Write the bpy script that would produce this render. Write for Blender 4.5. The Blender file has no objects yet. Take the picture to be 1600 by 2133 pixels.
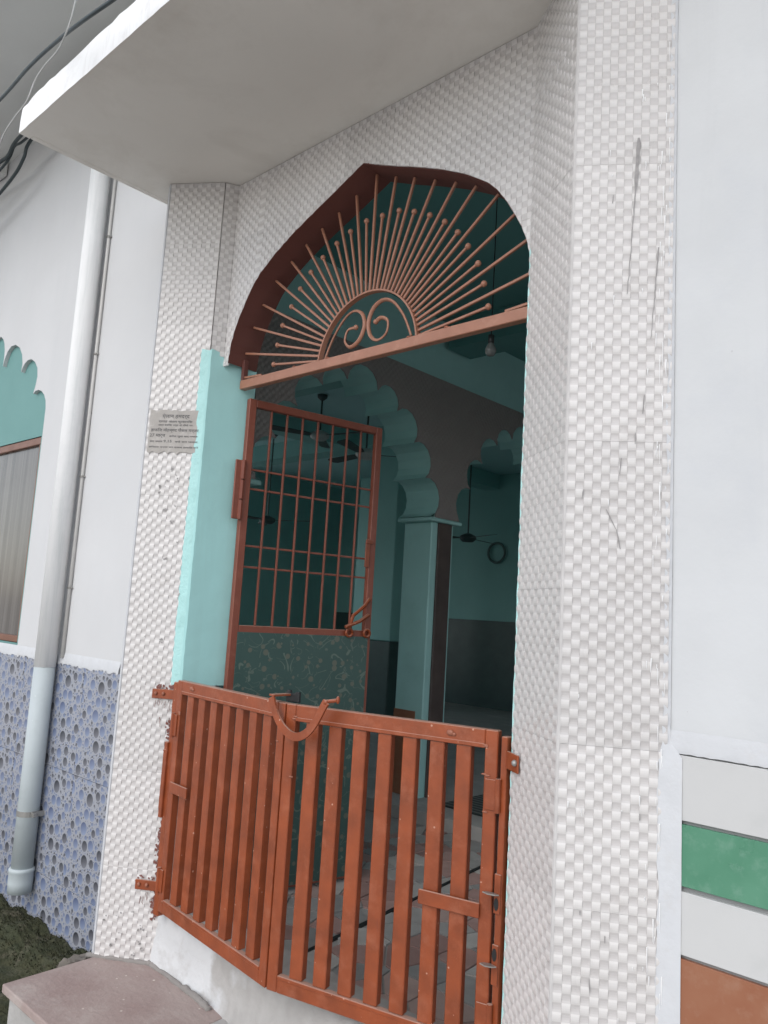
import bpy, bmesh, math, random
from math import sin, cos, pi, radians, hypot, atan2
from mathutils import Vector, Matrix
from mathutils.geometry import delaunay_2d_cdt
random.seed(11)
S = bpy.context.scene
COL = S.collection

# ------------------------------------------------------------------ camera
# world: X along the facade (to the right), Y into the building, Z up, camera at eye height z = 0
YAW, PITCH, ROLL, FPX = -0.7496, 0.1315, 0.0592, 1630.96
f0 = Vector((sin(YAW), cos(YAW), 0)); r0 = Vector((cos(YAW), -sin(YAW), 0)); u0 = Vector((0, 0, 1))
fw = f0*cos(PITCH) + u0*sin(PITCH); uu = u0*cos(PITCH) - f0*sin(PITCH)
rr = r0*cos(ROLL) + uu*sin(ROLL); up = uu*cos(ROLL) - r0*sin(ROLL)
cd = bpy.data.cameras.new('camera'); cam = bpy.data.objects.new('camera', cd); COL.objects.link(cam)
cam.matrix_world = Matrix(((rr.x, up.x, -fw.x, 0), (rr.y, up.y, -fw.y, 0), (rr.z, up.z, -fw.z, 0), (0, 0, 0, 1)))
cd.sensor_fit = 'HORIZONTAL'; cd.sensor_width = 36; cd.lens = FPX/1600*36; cd.clip_start = .02; cd.clip_end = 2000
S.camera = cam

# ------------------------------------------------------------------ sky, sun, exposure
SUN_EL, SUN_AZ = radians(42), radians(170)      # azimuth of the sun, clockwise from +Y
w = bpy.data.worlds.new('World'); S.world = w; w.use_nodes = True
nt = w.node_tree; bg = nt.nodes['Background']
sky = nt.nodes.new('ShaderNodeTexSky'); sky.sky_type = 'NISHITA'; sky.sun_disc = False
sky.sun_elevation = SUN_EL; sky.sun_rotation = SUN_AZ; sky.air_density = 1.0; sky.dust_density = 1.2; sky.ozone_density = 1.0
hs = nt.nodes.new('ShaderNodeHueSaturation'); hs.inputs['Saturation'].default_value = .36
nt.links.new(sky.outputs[0], hs.inputs['Color']); nt.links.new(hs.outputs[0], bg.inputs[0]); bg.inputs[1].default_value = .15
sd = bpy.data.lights.new('sun', 'SUN'); sd.energy = .42; sd.angle = radians(50); sd.color = (1, .98, .95)
sun = bpy.data.objects.new('sun', sd); COL.objects.link(sun)
sdir = Vector((sin(SUN_AZ)*cos(SUN_EL), cos(SUN_AZ)*cos(SUN_EL), sin(SUN_EL)))
sun.rotation_euler = sdir.to_track_quat('Z', 'Y').to_euler(); sun.location = sdir*30
S.view_settings.view_transform = 'Standard'; S.view_settings.look = 'None'
S.view_settings.exposure = 0.74; S.view_settings.gamma = 1
S.render.engine = 'CYCLES'
S.cycles.use_denoising = True; S.cycles.max_bounces = 10; S.cycles.diffuse_bounces = 7

# ------------------------------------------------------------------ materials
MATS = {}
def mat(name, col, rough=.6, var=.12, vscale=6., bump=.0, bscale=60., col2=None, metal=0., spec=.5, dirt=None, dscale=3., damt=.5):
    """procedural paint / plaster / stone: base colour with noise variation, optional blotches of dirt, fine relief"""
    if name in MATS: return MATS[name]
    m = bpy.data.materials.new(name); m.use_nodes = True; MATS[name] = m
    n = m.node_tree.nodes; L = m.node_tree.links; b = n['Principled BSDF']
    tc = n.new('ShaderNodeTexCoord')
    ns = n.new('ShaderNodeTexNoise'); ns.inputs['Scale'].default_value = vscale; ns.inputs['Detail'].default_value = 6
    L.new(tc.outputs['Object'], ns.inputs['Vector'])
    mx = n.new('ShaderNodeMix'); mx.data_type = 'RGBA'
    c2 = col2 or tuple(c*(1-var) for c in col)
    mr = n.new('ShaderNodeMapRange'); mr.inputs['From Min'].default_value = .3; mr.inputs['From Max'].default_value = .7
    L.new(ns.outputs['Fac'], mr.inputs['Value']); L.new(mr.outputs[0], mx.inputs['Factor'])
    mx.inputs['A'].default_value = (*col, 1); mx.inputs['B'].default_value = (*c2, 1)
    out = mx.outputs['Result']
    if dirt:
        nd = n.new('ShaderNodeTexNoise'); nd.inputs['Scale'].default_value = dscale; nd.inputs['Detail'].default_value = 9; nd.inputs['Roughness'].default_value = .7
        L.new(tc.outputs['Object'], nd.inputs['Vector'])
        md = n.new('ShaderNodeMapRange'); md.inputs['From Min'].default_value = .52; md.inputs['From Max'].default_value = .72; md.inputs['To Max'].default_value = damt
        L.new(nd.outputs['Fac'], md.inputs['Value'])
        m2 = n.new('ShaderNodeMix'); m2.data_type = 'RGBA'; L.new(md.outputs[0], m2.inputs['Factor'])
        L.new(out, m2.inputs['A']); m2.inputs['B'].default_value = (*dirt, 1); out = m2.outputs['Result']
    L.new(out, b.inputs['Base Color'])
    b.inputs['Metallic'].default_value = metal; b.inputs['Specular IOR Level'].default_value = spec
    rr_ = n.new('ShaderNodeMapRange'); rr_.inputs['To Min'].default_value = max(0, rough-.08); rr_.inputs['To Max'].default_value = min(1, rough+.1)
    L.new(ns.outputs['Fac'], rr_.inputs['Value']); L.new(rr_.outputs[0], b.inputs['Roughness'])
    if bump:
        nb = n.new('ShaderNodeTexNoise'); nb.inputs['Scale'].default_value = bscale; nb.inputs['Detail'].default_value = 8
        L.new(tc.outputs['Object'], nb.inputs['Vector'])
        bp = n.new('ShaderNodeBump'); bp.inputs['Strength'].default_value = bump; bp.inputs['Distance'].default_value = .01
        L.new(nb.outputs['Fac'], bp.inputs['Height']); L.new(bp.outputs[0], b.inputs['Normal'])
    return m
M = {}
M['tile_light'] = mat('tile_light', (.655, .632, .618), .24, .05, 9, .03, 140, dirt=(.50, .46, .42), dscale=9, damt=.16)
M['tile_grey'] = mat('tile_grey', (.565, .54, .53), .24, .07, 9, .03, 140, dirt=(.40, .36, .33), dscale=9, damt=.2)
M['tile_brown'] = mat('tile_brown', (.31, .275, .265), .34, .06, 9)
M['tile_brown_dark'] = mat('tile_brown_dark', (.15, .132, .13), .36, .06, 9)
M['grout'] = mat('grout', (.58, .56, .55), .9, .15, 20)
M['plaster'] = mat('plaster', (.59, .60, .61), .75, .08, 2.2, .5, 6, dirt=(.52, .535, .56), dscale=2.3, damt=.6)
M['plaster_left'] = mat('plaster_left', (.60, .60, .605), .75, .06, 1.6, .25, 6, dirt=(.56, .57, .585), dscale=1.7, damt=.45)
M['plaster_edge'] = mat('plaster_edge', (.60, .61, .63), .8, .06, 14, .16, 50, dirt=(.52, .50, .48), dscale=18, damt=.35)
M['ceiling_paint'] = mat('ceiling_paint', (.755, .725, .675), .8, .07, 1.6, .06, 30, dirt=(.57, .53, .47), dscale=1.3, damt=.5)
M['fascia'] = mat('fascia', (.86, .86, .86), .75, .06, 5, .15, 40, dirt=(.55, .52, .5), dscale=7, damt=.3)
M['soffit_grey'] = mat('soffit_grey', (.66, .665, .65), .85, .1, 1.5, .05, 30)
M['teal'] = mat('teal', (.38, .665, .655), .55, .05, 5, .14, 26, dirt=(.33, .59, .58), dscale=3, damt=.5)
M['teal_lip'] = mat('teal_lip', (.41, .69, .675), .55, .06, 14, .35, 60, dirt=(.30, .55, .53), dscale=14, damt=.6)
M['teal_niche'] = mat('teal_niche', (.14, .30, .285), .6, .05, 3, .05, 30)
M['teal_hall'] = mat('teal_hall', (.27, .53, .51), .6, .1, 1.4, .05, 20)
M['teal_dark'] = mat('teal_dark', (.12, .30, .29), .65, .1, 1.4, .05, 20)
M['hall_ceiling'] = mat('hall_ceiling', (.45, .70, .71), .7, .06, 1.2)
M['dado'] = mat('dado', (.055, .10, .098), .35, .2, 6)
M['rust_red'] = mat('rust_red', (.30, .068, .022), .36, .34, 11, .10, 60, dirt=(.35, .115, .06), dscale=13, damt=.6)
M['rust_edge'] = mat('rust_edge', (.33, .12, .07), .5, .25, 30, .3, 120)
M['brown_grille'] = mat('brown_grille', (.36, .16, .10), .40, .14, 12, .05, 90, dirt=(.44, .24, .17), dscale=26, damt=.5)
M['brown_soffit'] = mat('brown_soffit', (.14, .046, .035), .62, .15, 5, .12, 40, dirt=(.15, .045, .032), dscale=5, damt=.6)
M['door_red'] = mat('door_red', (.23, .062, .036), .42, .15, 8, .05, 80, dirt=(.30, .12, .08), dscale=20, damt=.4)
M['smear'] = mat('smear', (.20, .07, .055), .7, .3, 60, .3, 120, dirt=(.45, .30, .28), dscale=60, damt=.7)
M['pvc'] = mat('pvc', (.47, .52, .535), .6, .05, 4, .02, 60, dirt=(.38, .42, .42), dscale=8, damt=.35)
M['pvc_painted'] = mat('pvc_painted', (.80, .80, .80), .85, .03, 3, .10, 30, dirt=(.56, .585, .59), dscale=2.5, damt=.4)
M['conduit'] = mat('conduit', (.56, .55, .53), .55, .08, 8)
M['ring_dark'] = mat('ring_dark', (.10, .16, .155), .6, .1, 10)
M['panel_brown'] = mat('panel_brown', (.115, .085, .078), .5, .4, 5, dirt=(.07, .05, .047), dscale=6, damt=.8)
M['fillet'] = mat('fillet', (.27, .25, .235), .9, .2, 9, .5, 40)
M['zinc'] = mat('zinc', (.38, .37, .35), .45, .2, 30, metal=.6)
M['cable'] = mat('cable', (.035, .05, .055), .5, .2, 12)
M['cable_white'] = mat('cable_white', (.5, .5, .49), .5, .15, 12)
M['sandstone'] = mat('sandstone', (.30, .222, .205), .8, .14, 4, .45, 40, col2=(.38, .31, .285), dirt=(.46, .41, .38), dscale=5, damt=.6)
M['cement'] = mat('cement', (.40, .385, .37), .9, .14, 5, .5, 28, dirt=(.56, .55, .53), dscale=4, damt=.7)
M['whitewash'] = mat('whitewash', (.64, .64, .635), .85, .12, 6, .5, 30, dirt=(.36, .34, .32), dscale=6, damt=.8)
M['street'] = mat('street', (.45, .43, .40), .9, .2, 2, .4, 20)
M['stone'] = mat('stone', (.17, .15, .13), .9, .3, 9, .7, 25)
M['moss'] = mat('moss', (.055, .055, .026), .95, .5, 16, 1., 60, col2=(.022, .030, .012), dirt=(.20, .17, .12), dscale=8, damt=.85)
M['moss_leaf'] = mat('moss_leaf', (.05, .10, .03), .7, .4, 30)
M['paper'] = mat('paper', (.42, .395, .37), .85, .14, 14, .1, 60, dirt=(.62, .59, .57), dscale=24, damt=.55)
M['ink'] = mat('ink', (.15, .15, .15), .8, .2, 60)
M['glass_brown'] = mat('glass_brown', (.10, .088, .078), .12, .25, 2.5, spec=.8)
M['mortar'] = mat('mortar', (.36, .355, .34), .9, .12, 9, .3, 40)
M['black'] = mat('black', (.015, .016, .017), .5, .2, 20)
M['scuff'] = mat('scuff', (.36, .345, .34), .8, .3, 40)
M['drip'] = mat('drip', (.84, .84, .84), .5, .04, 20)
M['metal_white'] = mat('metal_white', (.55, .56, .55), .35, .1, 10)
M['teal_column'] = mat('teal_column', (.40, .68, .66), .55, .08, 2, .05, 20, dirt=(.32, .56, .54), dscale=3, damt=.6)
M['fan_dark'] = mat('fan_dark', (.06, .09, .09), .45, .1, 10)
M['glass_bulb'] = mat('glass_bulb', (.16, .17, .165), .1, .05, 5)
M['marble'] = mat('marble', (.585, .585, .58), .28, .06, 3, .02, 60, dirt=(.47, .48, .47), dscale=3.5, damt=.45)
M['marble_green'] = mat('marble_green', (.07, .22, .135), .28, .2, 8, col2=(.10, .27, .175), dirt=(.20, .35, .27), dscale=20, damt=.55)
M['marble_brown'] = mat('marble_brown', (.27, .10, .052), .3, .2, 7, col2=(.31, .14, .08), dirt=(.36, .21, .145), dscale=18, damt=.5)
M['groove'] = mat('groove', (.26, .265, .265), .5, .1, 10)
M['wood_brown'] = mat('wood_brown', (.20, .085, .05), .4, .2, 9)

def pebble_mat():
    """glossy tile printed with round blue and grey bubbles of three sizes"""
    m = bpy.data.materials.new('pebble_tile'); m.use_nodes = True
    n = m.node_tree.nodes; L = m.node_tree.links; b = n['Principled BSDF']
    tc = n.new('ShaderNodeTexCoord'); mp = n.new('ShaderNodeMapping'); L.new(tc.outputs['Object'], mp.inputs['Vector'])
    sep = n.new('ShaderNodeSeparateXYZ'); L.new(mp.outputs[0], sep.inputs[0])
    cmb = n.new('ShaderNodeCombineXYZ'); L.new(sep.outputs['X'], cmb.inputs[0]); L.new(sep.outputs['Z'], cmb.inputs[1])
    base = n.new('ShaderNodeMix'); base.data_type = 'RGBA'; base.inputs['A'].default_value = (.345, .355, .385, 1); base.inputs['B'].default_value = (.28, .29, .335, 1)
    ns = n.new('ShaderNodeTexNoise'); ns.inputs['Scale'].default_value = 110; L.new(cmb.outputs[0], ns.inputs['Vector']); L.new(ns.outputs['Fac'], base.inputs['Factor'])
    col = base.outputs['Result']
    for sc, thr, rnd in ((46, .30, .8), (24, .36, .8), (12, .40, .65)):
        v = n.new('ShaderNodeTexVoronoi'); v.voronoi_dimensions = '2D'; v.inputs['Scale'].default_value = sc; v.inputs['Randomness'].default_value = rnd
        L.new(cmb.outputs[0], v.inputs['Vector'])
        sx = n.new('ShaderNodeSeparateColor'); L.new(v.outputs['Color'], sx.inputs[0])
        # radius differs from bubble to bubble
        vr = n.new('ShaderNodeTexVoronoi'); vr.voronoi_dimensions = '2D'; vr.feature = 'N_SPHERE_RADIUS'; vr.inputs['Scale'].default_value = sc; vr.inputs['Randomness'].default_value = rnd
        L.new(cmb.outputs[0], vr.inputs['Vector'])
        rad = n.new('ShaderNodeMath'); rad.operation = 'MULTIPLY'; rad.inputs[1].default_value = {46: .62, 24: .66, 12: .86}[sc]; L.new(vr.outputs['Radius'], rad.inputs[0])
        ins = n.new('ShaderNodeMath'); ins.operation = 'LESS_THAN'; L.new(v.outputs['Distance'], ins.inputs[0]); L.new(rad.outputs[0], ins.inputs[1])
        hr = n.new('ShaderNodeMath'); hr.operation = 'MULTIPLY'; hr.inputs[1].default_value = 1.22; L.new(rad.outputs[0], hr.inputs[0])
        ih = n.new('ShaderNodeMath'); ih.operation = 'LESS_THAN'; L.new(v.outputs['Distance'], ih.inputs[0]); L.new(hr.outputs[0], ih.inputs[1])
        mh = n.new('ShaderNodeMix'); mh.data_type = 'RGBA'; L.new(ih.outputs[0], mh.inputs['Factor']); L.new(col, mh.inputs['A']); L.new(base.outputs['Result'], mh.inputs['B']); col = mh.outputs['Result']
        # printed colour runs from dark rim at upper left to pale at lower right inside each bubble
        sub = n.new('ShaderNodeVectorMath'); sub.operation = 'SUBTRACT'; L.new(cmb.outputs[0], sub.inputs[0])
        L.new(v.outputs['Position'], sub.inputs[1])
        dt = n.new('ShaderNodeVectorMath'); dt.operation = 'DOT_PRODUCT'; L.new(sub.outputs[0], dt.inputs[0]); dt.inputs[1].default_value = (.35, -1, 0)
        g = n.new('ShaderNodeMapRange'); g.inputs['From Min'].default_value = -thr/sc; g.inputs['From Max'].default_value = thr/sc*1.1; L.new(dt.outputs['Value'], g.inputs['Value'])
        blue = n.new('ShaderNodeMix'); blue.data_type = 'RGBA'; blue.inputs['A'].default_value = (.085, .11, .20, 1); blue.inputs['B'].default_value = (.25, .30, .42, 1); L.new(g.outputs[0], blue.inputs['Factor'])
        gry = n.new('ShaderNodeMix'); gry.data_type = 'RGBA'; gry.inputs['A'].default_value = (.03, .032, .04, 1); gry.inputs['B'].default_value = (.19, .195, .225, 1); L.new(g.outputs[0], gry.inputs['Factor'])
        ch = n.new('ShaderNodeMath'); ch.operation = 'GREATER_THAN'; L.new(sx.outputs[0], ch.inputs[0]); ch.inputs[1].default_value = .58
        bc = n.new('ShaderNodeMix'); bc.data_type = 'RGBA'; L.new(ch.outputs[0], bc.inputs['Factor']); L.new(blue.outputs['Result'], bc.inputs['A']); L.new(gry.outputs['Result'], bc.inputs['B'])
        mx = n.new('ShaderNodeMix'); mx.data_type = 'RGBA'; L.new(ins.outputs[0], mx.inputs['Factor']); L.new(col, mx.inputs['A']); L.new(bc.outputs['Result'], mx.inputs['B'])
        col = mx.outputs['Result']
    L.new(col, b.inputs['Base Color']); b.inputs['Roughness'].default_value = .3
    return m
M['pebble'] = pebble_mat()

def floral_mat():
    """dark green sheet printed with pale dots and curling stems"""
    m = bpy.data.materials.new('floral_sheet'); m.use_nodes = True
    n = m.node_tree.nodes; L = m.node_tree.links; b = n['Principled BSDF']
    tc = n.new('ShaderNodeTexCoord'); sep = n.new('ShaderNodeSeparateXYZ'); L.new(tc.outputs['Object'], sep.inputs[0])
    cmb = n.new('ShaderNodeCombineXYZ'); L.new(sep.outputs['X'], cmb.inputs[0]); L.new(sep.outputs['Z'], cmb.inputs[1])
    bs = n.new('ShaderNodeTexNoise'); bs.inputs['Scale'].default_value = 5; L.new(cmb.outputs[0], bs.inputs['Vector'])
    b0 = n.new('ShaderNodeMix'); b0.data_type = 'RGBA'; b0.inputs['A'].default_value = (.028, .068, .060, 1); b0.inputs['B'].default_value = (.042, .092, .082, 1); L.new(bs.outputs['Fac'], b0.inputs['Factor'])
    col = b0.outputs['Result']
    # stems: thin contour lines of a smooth noise, broken up by a second one
    for sc, wd, c in ((7, .016, (.105, .15, .125, 1)), (11, .012, (.09, .13, .11, 1))):
        a = n.new('ShaderNodeTexNoise'); a.inputs['Scale'].default_value = sc; a.inputs['Detail'].default_value = 0; a.inputs['Distortion'].default_value = 1.2; L.new(cmb.outputs[0], a.inputs['Vector'])
        d1 = n.new('ShaderNodeMath'); d1.operation = 'SUBTRACT'; L.new(a.outputs['Fac'], d1.inputs[0]); d1.inputs[1].default_value = .5
        d2 = n.new('ShaderNodeMath'); d2.operation = 'ABSOLUTE'; L.new(d1.outputs[0], d2.inputs[0])
        d3 = n.new('ShaderNodeMath'); d3.operation = 'LESS_THAN'; L.new(d2.outputs[0], d3.inputs[0]); d3.inputs[1].default_value = wd
        a2 = n.new('ShaderNodeTexNoise'); a2.inputs['Scale'].default_value = sc*2.3; L.new(cmb.outputs[0], a2.inputs['Vector'])
        g2 = n.new('ShaderNodeMath'); g2.operation = 'GREATER_THAN'; L.new(a2.outputs['Fac'], g2.inputs[0]); g2.inputs[1].default_value = .47
        pm = n.new('ShaderNodeMath'); pm.operation = 'MULTIPLY'; L.new(d3.outputs[0], pm.inputs[0]); L.new(g2.outputs[0], pm.inputs[1])
        mx = n.new('ShaderNodeMix'); mx.data_type = 'RGBA'; L.new(pm.outputs[0], mx.inputs['Factor']); L.new(col, mx.inputs['A']); mx.inputs['B'].default_value = c; col = mx.outputs['Result']
    v = n.new('ShaderNodeTexVoronoi'); v.voronoi_dimensions = '2D'; v.inputs['Scale'].default_value = 14; L.new(cmb.outputs[0], v.inputs['Vector'])
    sx = n.new('ShaderNodeSeparateColor'); L.new(v.outputs['Color'], sx.inputs[0])
    rad = n.new('ShaderNodeMapRange'); rad.inputs['To Min'].default_value = .06; rad.inputs['To Max'].default_value = .24; L.new(sx.outputs[0], rad.inputs['Value'])
    lt = n.new('ShaderNodeMath'); lt.operation = 'LESS_THAN'; L.new(v.outputs['Distance'], lt.inputs[0]); L.new(rad.outputs[0], lt.inputs[1])
    mx = n.new('ShaderNodeMix'); mx.data_type = 'RGBA'; L.new(lt.outputs[0], mx.inputs['Factor']); L.new(col, mx.inputs['A']); mx.inputs['B'].default_value = (.105, .12, .095, 1)
    L.new(mx.outputs['Result'], b.inputs['Base Color']); b.inputs['Roughness'].default_value = .38
    return m
M['floral'] = floral_mat()

def random_stone_mat():
    """broken marble offcuts: each piece its own grey, pink or slate"""
    m = mat('paving_stone', (.3, .3, .3), .5, .15, 12, .1, 60)
    n = m.node_tree.nodes; L = m.node_tree.links; b = n['Principled BSDF']
    oi = n.new('ShaderNodeObjectInfo'); cr = n.new('ShaderNodeValToRGB'); L.new(oi.outputs['Random'], cr.inputs['Fac']); cr.color_ramp.interpolation = 'CONSTANT'
    e = cr.color_ramp.elements; e[0].position = 0; e[0].color = (.36, .35, .34, 1); e[1].position = .22; e[1].color = (.40, .26, .235, 1)
    for p, c in ((.42, (.29, .285, .28, 1)), (.58, (.44, .33, .30, 1)), (.72, (.33, .21, .19, 1)), (.86, (.48, .455, .43, 1))):
        x = e.new(p); x.color = c
    old = b.inputs['Base Color'].links[0].from_socket
    mx = n.new('ShaderNodeMix'); mx.data_type = 'RGBA'; mx.blend_type = 'MULTIPLY'; mx.inputs['Factor'].default_value = 1
    sc = n.new('ShaderNodeVectorMath'); sc.operation = 'SCALE'; sc.inputs['Scale'].default_value = 3.4; L.new(old, sc.inputs[0])
    L.new(cr.outputs[0], mx.inputs['A']); L.new(sc.outputs[0], mx.inputs['B']); L.new(mx.outputs['Result'], b.inputs['Base Color'])
    return m
M['paving'] = random_stone_mat()

def striped_mat():
    m = mat('striped_mat', (.035, .05, .05), .85, .2, 20)
    n = m.node_tree.nodes; L = m.node_tree.links; b = n['Principled BSDF']
    tc = n.new('ShaderNodeTexCoord'); wv = n.new('ShaderNodeTexWave'); wv.bands_direction = 'Y'; wv.inputs['Scale'].default_value = 5; wv.inputs['Distortion'].default_value = .3
    L.new(tc.outputs['Object'], wv.inputs['Vector'])
    mx = n.new('ShaderNodeMix'); mx.data_type = 'RGBA'; mx.inputs['A'].default_value = (.02, .03, .03, 1); mx.inputs['B'].default_value = (.16, .17, .165, 1)
    L.new(wv.outputs['Fac'], mx.inputs['Factor']); L.new(mx.outputs['Result'], b.inputs['Base Color'])
    return m
M['mat'] = striped_mat()

def dust_specks(m, col, scale=70, thr=.13, amt=.8):
    """small pale flecks and paint spots on a painted surface"""
    n = m.node_tree.nodes; L = m.node_tree.links; b = n['Principled BSDF']
    tc = n.new('ShaderNodeTexCoord'); v = n.new('ShaderNodeTexVoronoi'); v.inputs['Scale'].default_value = scale; L.new(tc.outputs['Object'], v.inputs['Vector'])
    sx = n.new('ShaderNodeSeparateColor'); L.new(v.outputs['Color'], sx.inputs[0])
    rad = n.new('ShaderNodeMapRange'); rad.inputs['From Min'].default_value = .72; rad.inputs['To Max'].default_value = thr; L.new(sx.outputs[0], rad.inputs['Value'])
    lt = n.new('ShaderNodeMath'); lt.operation = 'LESS_THAN'; L.new(v.outputs['Distance'], lt.inputs[0]); L.new(rad.outputs[0], lt.inputs[1])
    ml = n.new('ShaderNodeMath'); ml.operation = 'MULTIPLY'; L.new(lt.outputs[0], ml.inputs[0]); ml.inputs[1].default_value = amt
    old = b.inputs['Base Color'].links[0].from_socket
    mx = n.new('ShaderNodeMix'); mx.data_type = 'RGBA'; L.new(ml.outputs[0], mx.inputs['Factor']); L.new(old, mx.inputs['A']); mx.inputs['B'].default_value = (*col, 1)
    L.new(mx.outputs['Result'], b.inputs['Base Color'])
def settled_dust(m, col, amt):
    """road dust lying on ledges and rail tops"""
    n = m.node_tree.nodes; L = m.node_tree.links; b = n['Principled BSDF']
    ge = n.new('ShaderNodeNewGeometry'); sp_ = n.new('ShaderNodeSeparateXYZ'); L.new(ge.outputs['True Normal'], sp_.inputs[0])
    mr = n.new('ShaderNodeMapRange'); mr.inputs['From Min'].default_value = .45; mr.inputs['From Max'].default_value = .9; mr.inputs['To Max'].default_value = amt; L.new(sp_.outputs['Z'], mr.inputs['Value'])
    old = b.inputs['Base Color'].links[0].from_socket
    mx = n.new('ShaderNodeMix'); mx.data_type = 'RGBA'; L.new(mr.outputs[0], mx.inputs['Factor']); L.new(old, mx.inputs['A']); mx.inputs['B'].default_value = (*col, 1)
    L.new(mx.outputs['Result'], b.inputs['Base Color'])
for k_ in ('rust_red', 'door_red', 'brown_grille'): settled_dust(M[k_], (.46, .31, .25), .75)
def scratches(m, col, amt):
    """thin vertical scrapes and worn patches in the paint"""
    n = m.node_tree.nodes; L = m.node_tree.links; b = n['Principled BSDF']
    tc = n.new('ShaderNodeTexCoord'); mp = n.new('ShaderNodeMapping'); mp.inputs['Scale'].default_value = (46, 46, 5); L.new(tc.outputs['Object'], mp.inputs['Vector'])
    ns = n.new('ShaderNodeTexNoise'); ns.inputs['Scale'].default_value = 1.6; ns.inputs['Detail'].default_value = 7; ns.inputs['Roughness'].default_value = .72; L.new(mp.outputs[0], ns.inputs['Vector'])
    mr = n.new('ShaderNodeMapRange'); mr.inputs['From Min'].default_value = .60; mr.inputs['From Max'].default_value = .72; mr.inputs['To Max'].default_value = amt; L.new(ns.outputs['Fac'], mr.inputs['Value'])
    old = b.inputs['Base Color'].links[0].from_socket
    mx = n.new('ShaderNodeMix'); mx.data_type = 'RGBA'; L.new(mr.outputs[0], mx.inputs['Factor']); L.new(old, mx.inputs['A']); mx.inputs['B'].default_value = (*col, 1)
    L.new(mx.outputs['Result'], b.inputs['Base Color'])
scratches(M['rust_red'], (.20, .045, .022), .8)
dust_specks(M['rust_red'], (.55, .32, .24), 38, .16, .75)
dust_specks(M['rust_red'], (.50, .25, .17), 12, .05, .75)
dust_specks(M['sandstone'], (.62, .56, .5), 26, .16, .8)
def per_piece(m, lo, hi):
    """small difference in shade from one tile to the next"""
    n = m.node_tree.nodes; L = m.node_tree.links; b = n['Principled BSDF']
    oi = n.new('ShaderNodeObjectInfo'); mr = n.new('ShaderNodeMapRange'); mr.inputs['To Min'].default_value = lo; mr.inputs['To Max'].default_value = hi; L.new(oi.outputs['Random'], mr.inputs['Value'])
    old = b.inputs['Base Color'].links[0].from_socket; sc = n.new('ShaderNodeVectorMath'); sc.operation = 'SCALE'; L.new(old, sc.inputs[0]); L.new(mr.outputs[0], sc.inputs['Scale']); L.new(sc.outputs[0], b.inputs['Base Color'])
for k_ in ('tile_light', 'tile_grey', 'marble', 'marble_green', 'marble_brown'): per_piece(M[k_], .93, 1.04)
def streaks(m, col, amt, lo=.54, hi=.75, sx=7., sz=.5):
    """rain streaks running down a painted wall"""
    n = m.node_tree.nodes; L = m.node_tree.links; b = n['Principled BSDF']
    tc = n.new('ShaderNodeTexCoord'); mp = n.new('ShaderNodeMapping'); mp.inputs['Scale'].default_value = (sx, sx, sz); L.new(tc.outputs['Object'], mp.inputs['Vector'])
    ns = n.new('ShaderNodeTexNoise'); ns.inputs['Scale'].default_value = 1; ns.inputs['Detail'].default_value = 8; ns.inputs['Roughness'].default_value = .65; ns.inputs['Distortion'].default_value = .4; L.new(mp.outputs[0], ns.inputs['Vector'])
    mr = n.new('ShaderNodeMapRange'); mr.inputs['From Min'].default_value = lo; mr.inputs['From Max'].default_value = hi; mr.inputs['To Max'].default_value = amt; L.new(ns.outputs['Fac'], mr.inputs['Value'])
    old = b.inputs['Base Color'].links[0].from_socket
    mx = n.new('ShaderNodeMix'); mx.data_type = 'RGBA'; L.new(mr.outputs[0], mx.inputs['Factor']); L.new(old, mx.inputs['A']); mx.inputs['B'].default_value = (*col, 1); L.new(mx.outputs['Result'], b.inputs['Base Color'])
streaks(M['plaster'], (.50, .505, .52), .55); streaks(M['plaster_left'], (.53, .54, .55), .4, sx=4.)
streaks(M['pvc_painted'], (.52, .55, .55), .5, .50, .68, 14., .9); streaks(M['glass_brown'], (.17, .155, .14), .8, .42, .62, 16., .25); streaks(M['fascia'], (.55, .52, .50), .5, .56, .72, 9., 1.5)
streaks(M['ceiling_paint'], (.55, .51, .46), .5, .5, .7, 1.2, 1.2); streaks(M['teal'], (.34, .58, .57), .5, .5, .7, 9., .8)
dust_specks(M['tile_light'], (.25, .22, .2), 16, .05, .8)
dust_specks(M['tile_grey'], (.22, .19, .17), 16, .05, .8)
dust_specks(M['plaster'], (.45, .45, .46), 9, .03, .7)
dust_specks(M['plaster_left'], (.42, .42, .42), 7, .03, .7)
dust_specks(M['marble'], (.30, .29, .27), 14, .04, .8)
dust_specks(M['marble_green'], (.05, .09, .07), 14, .04, .8)
dust_specks(M['pvc'], (.68, .70, .70), 30, .09, .7)

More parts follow.
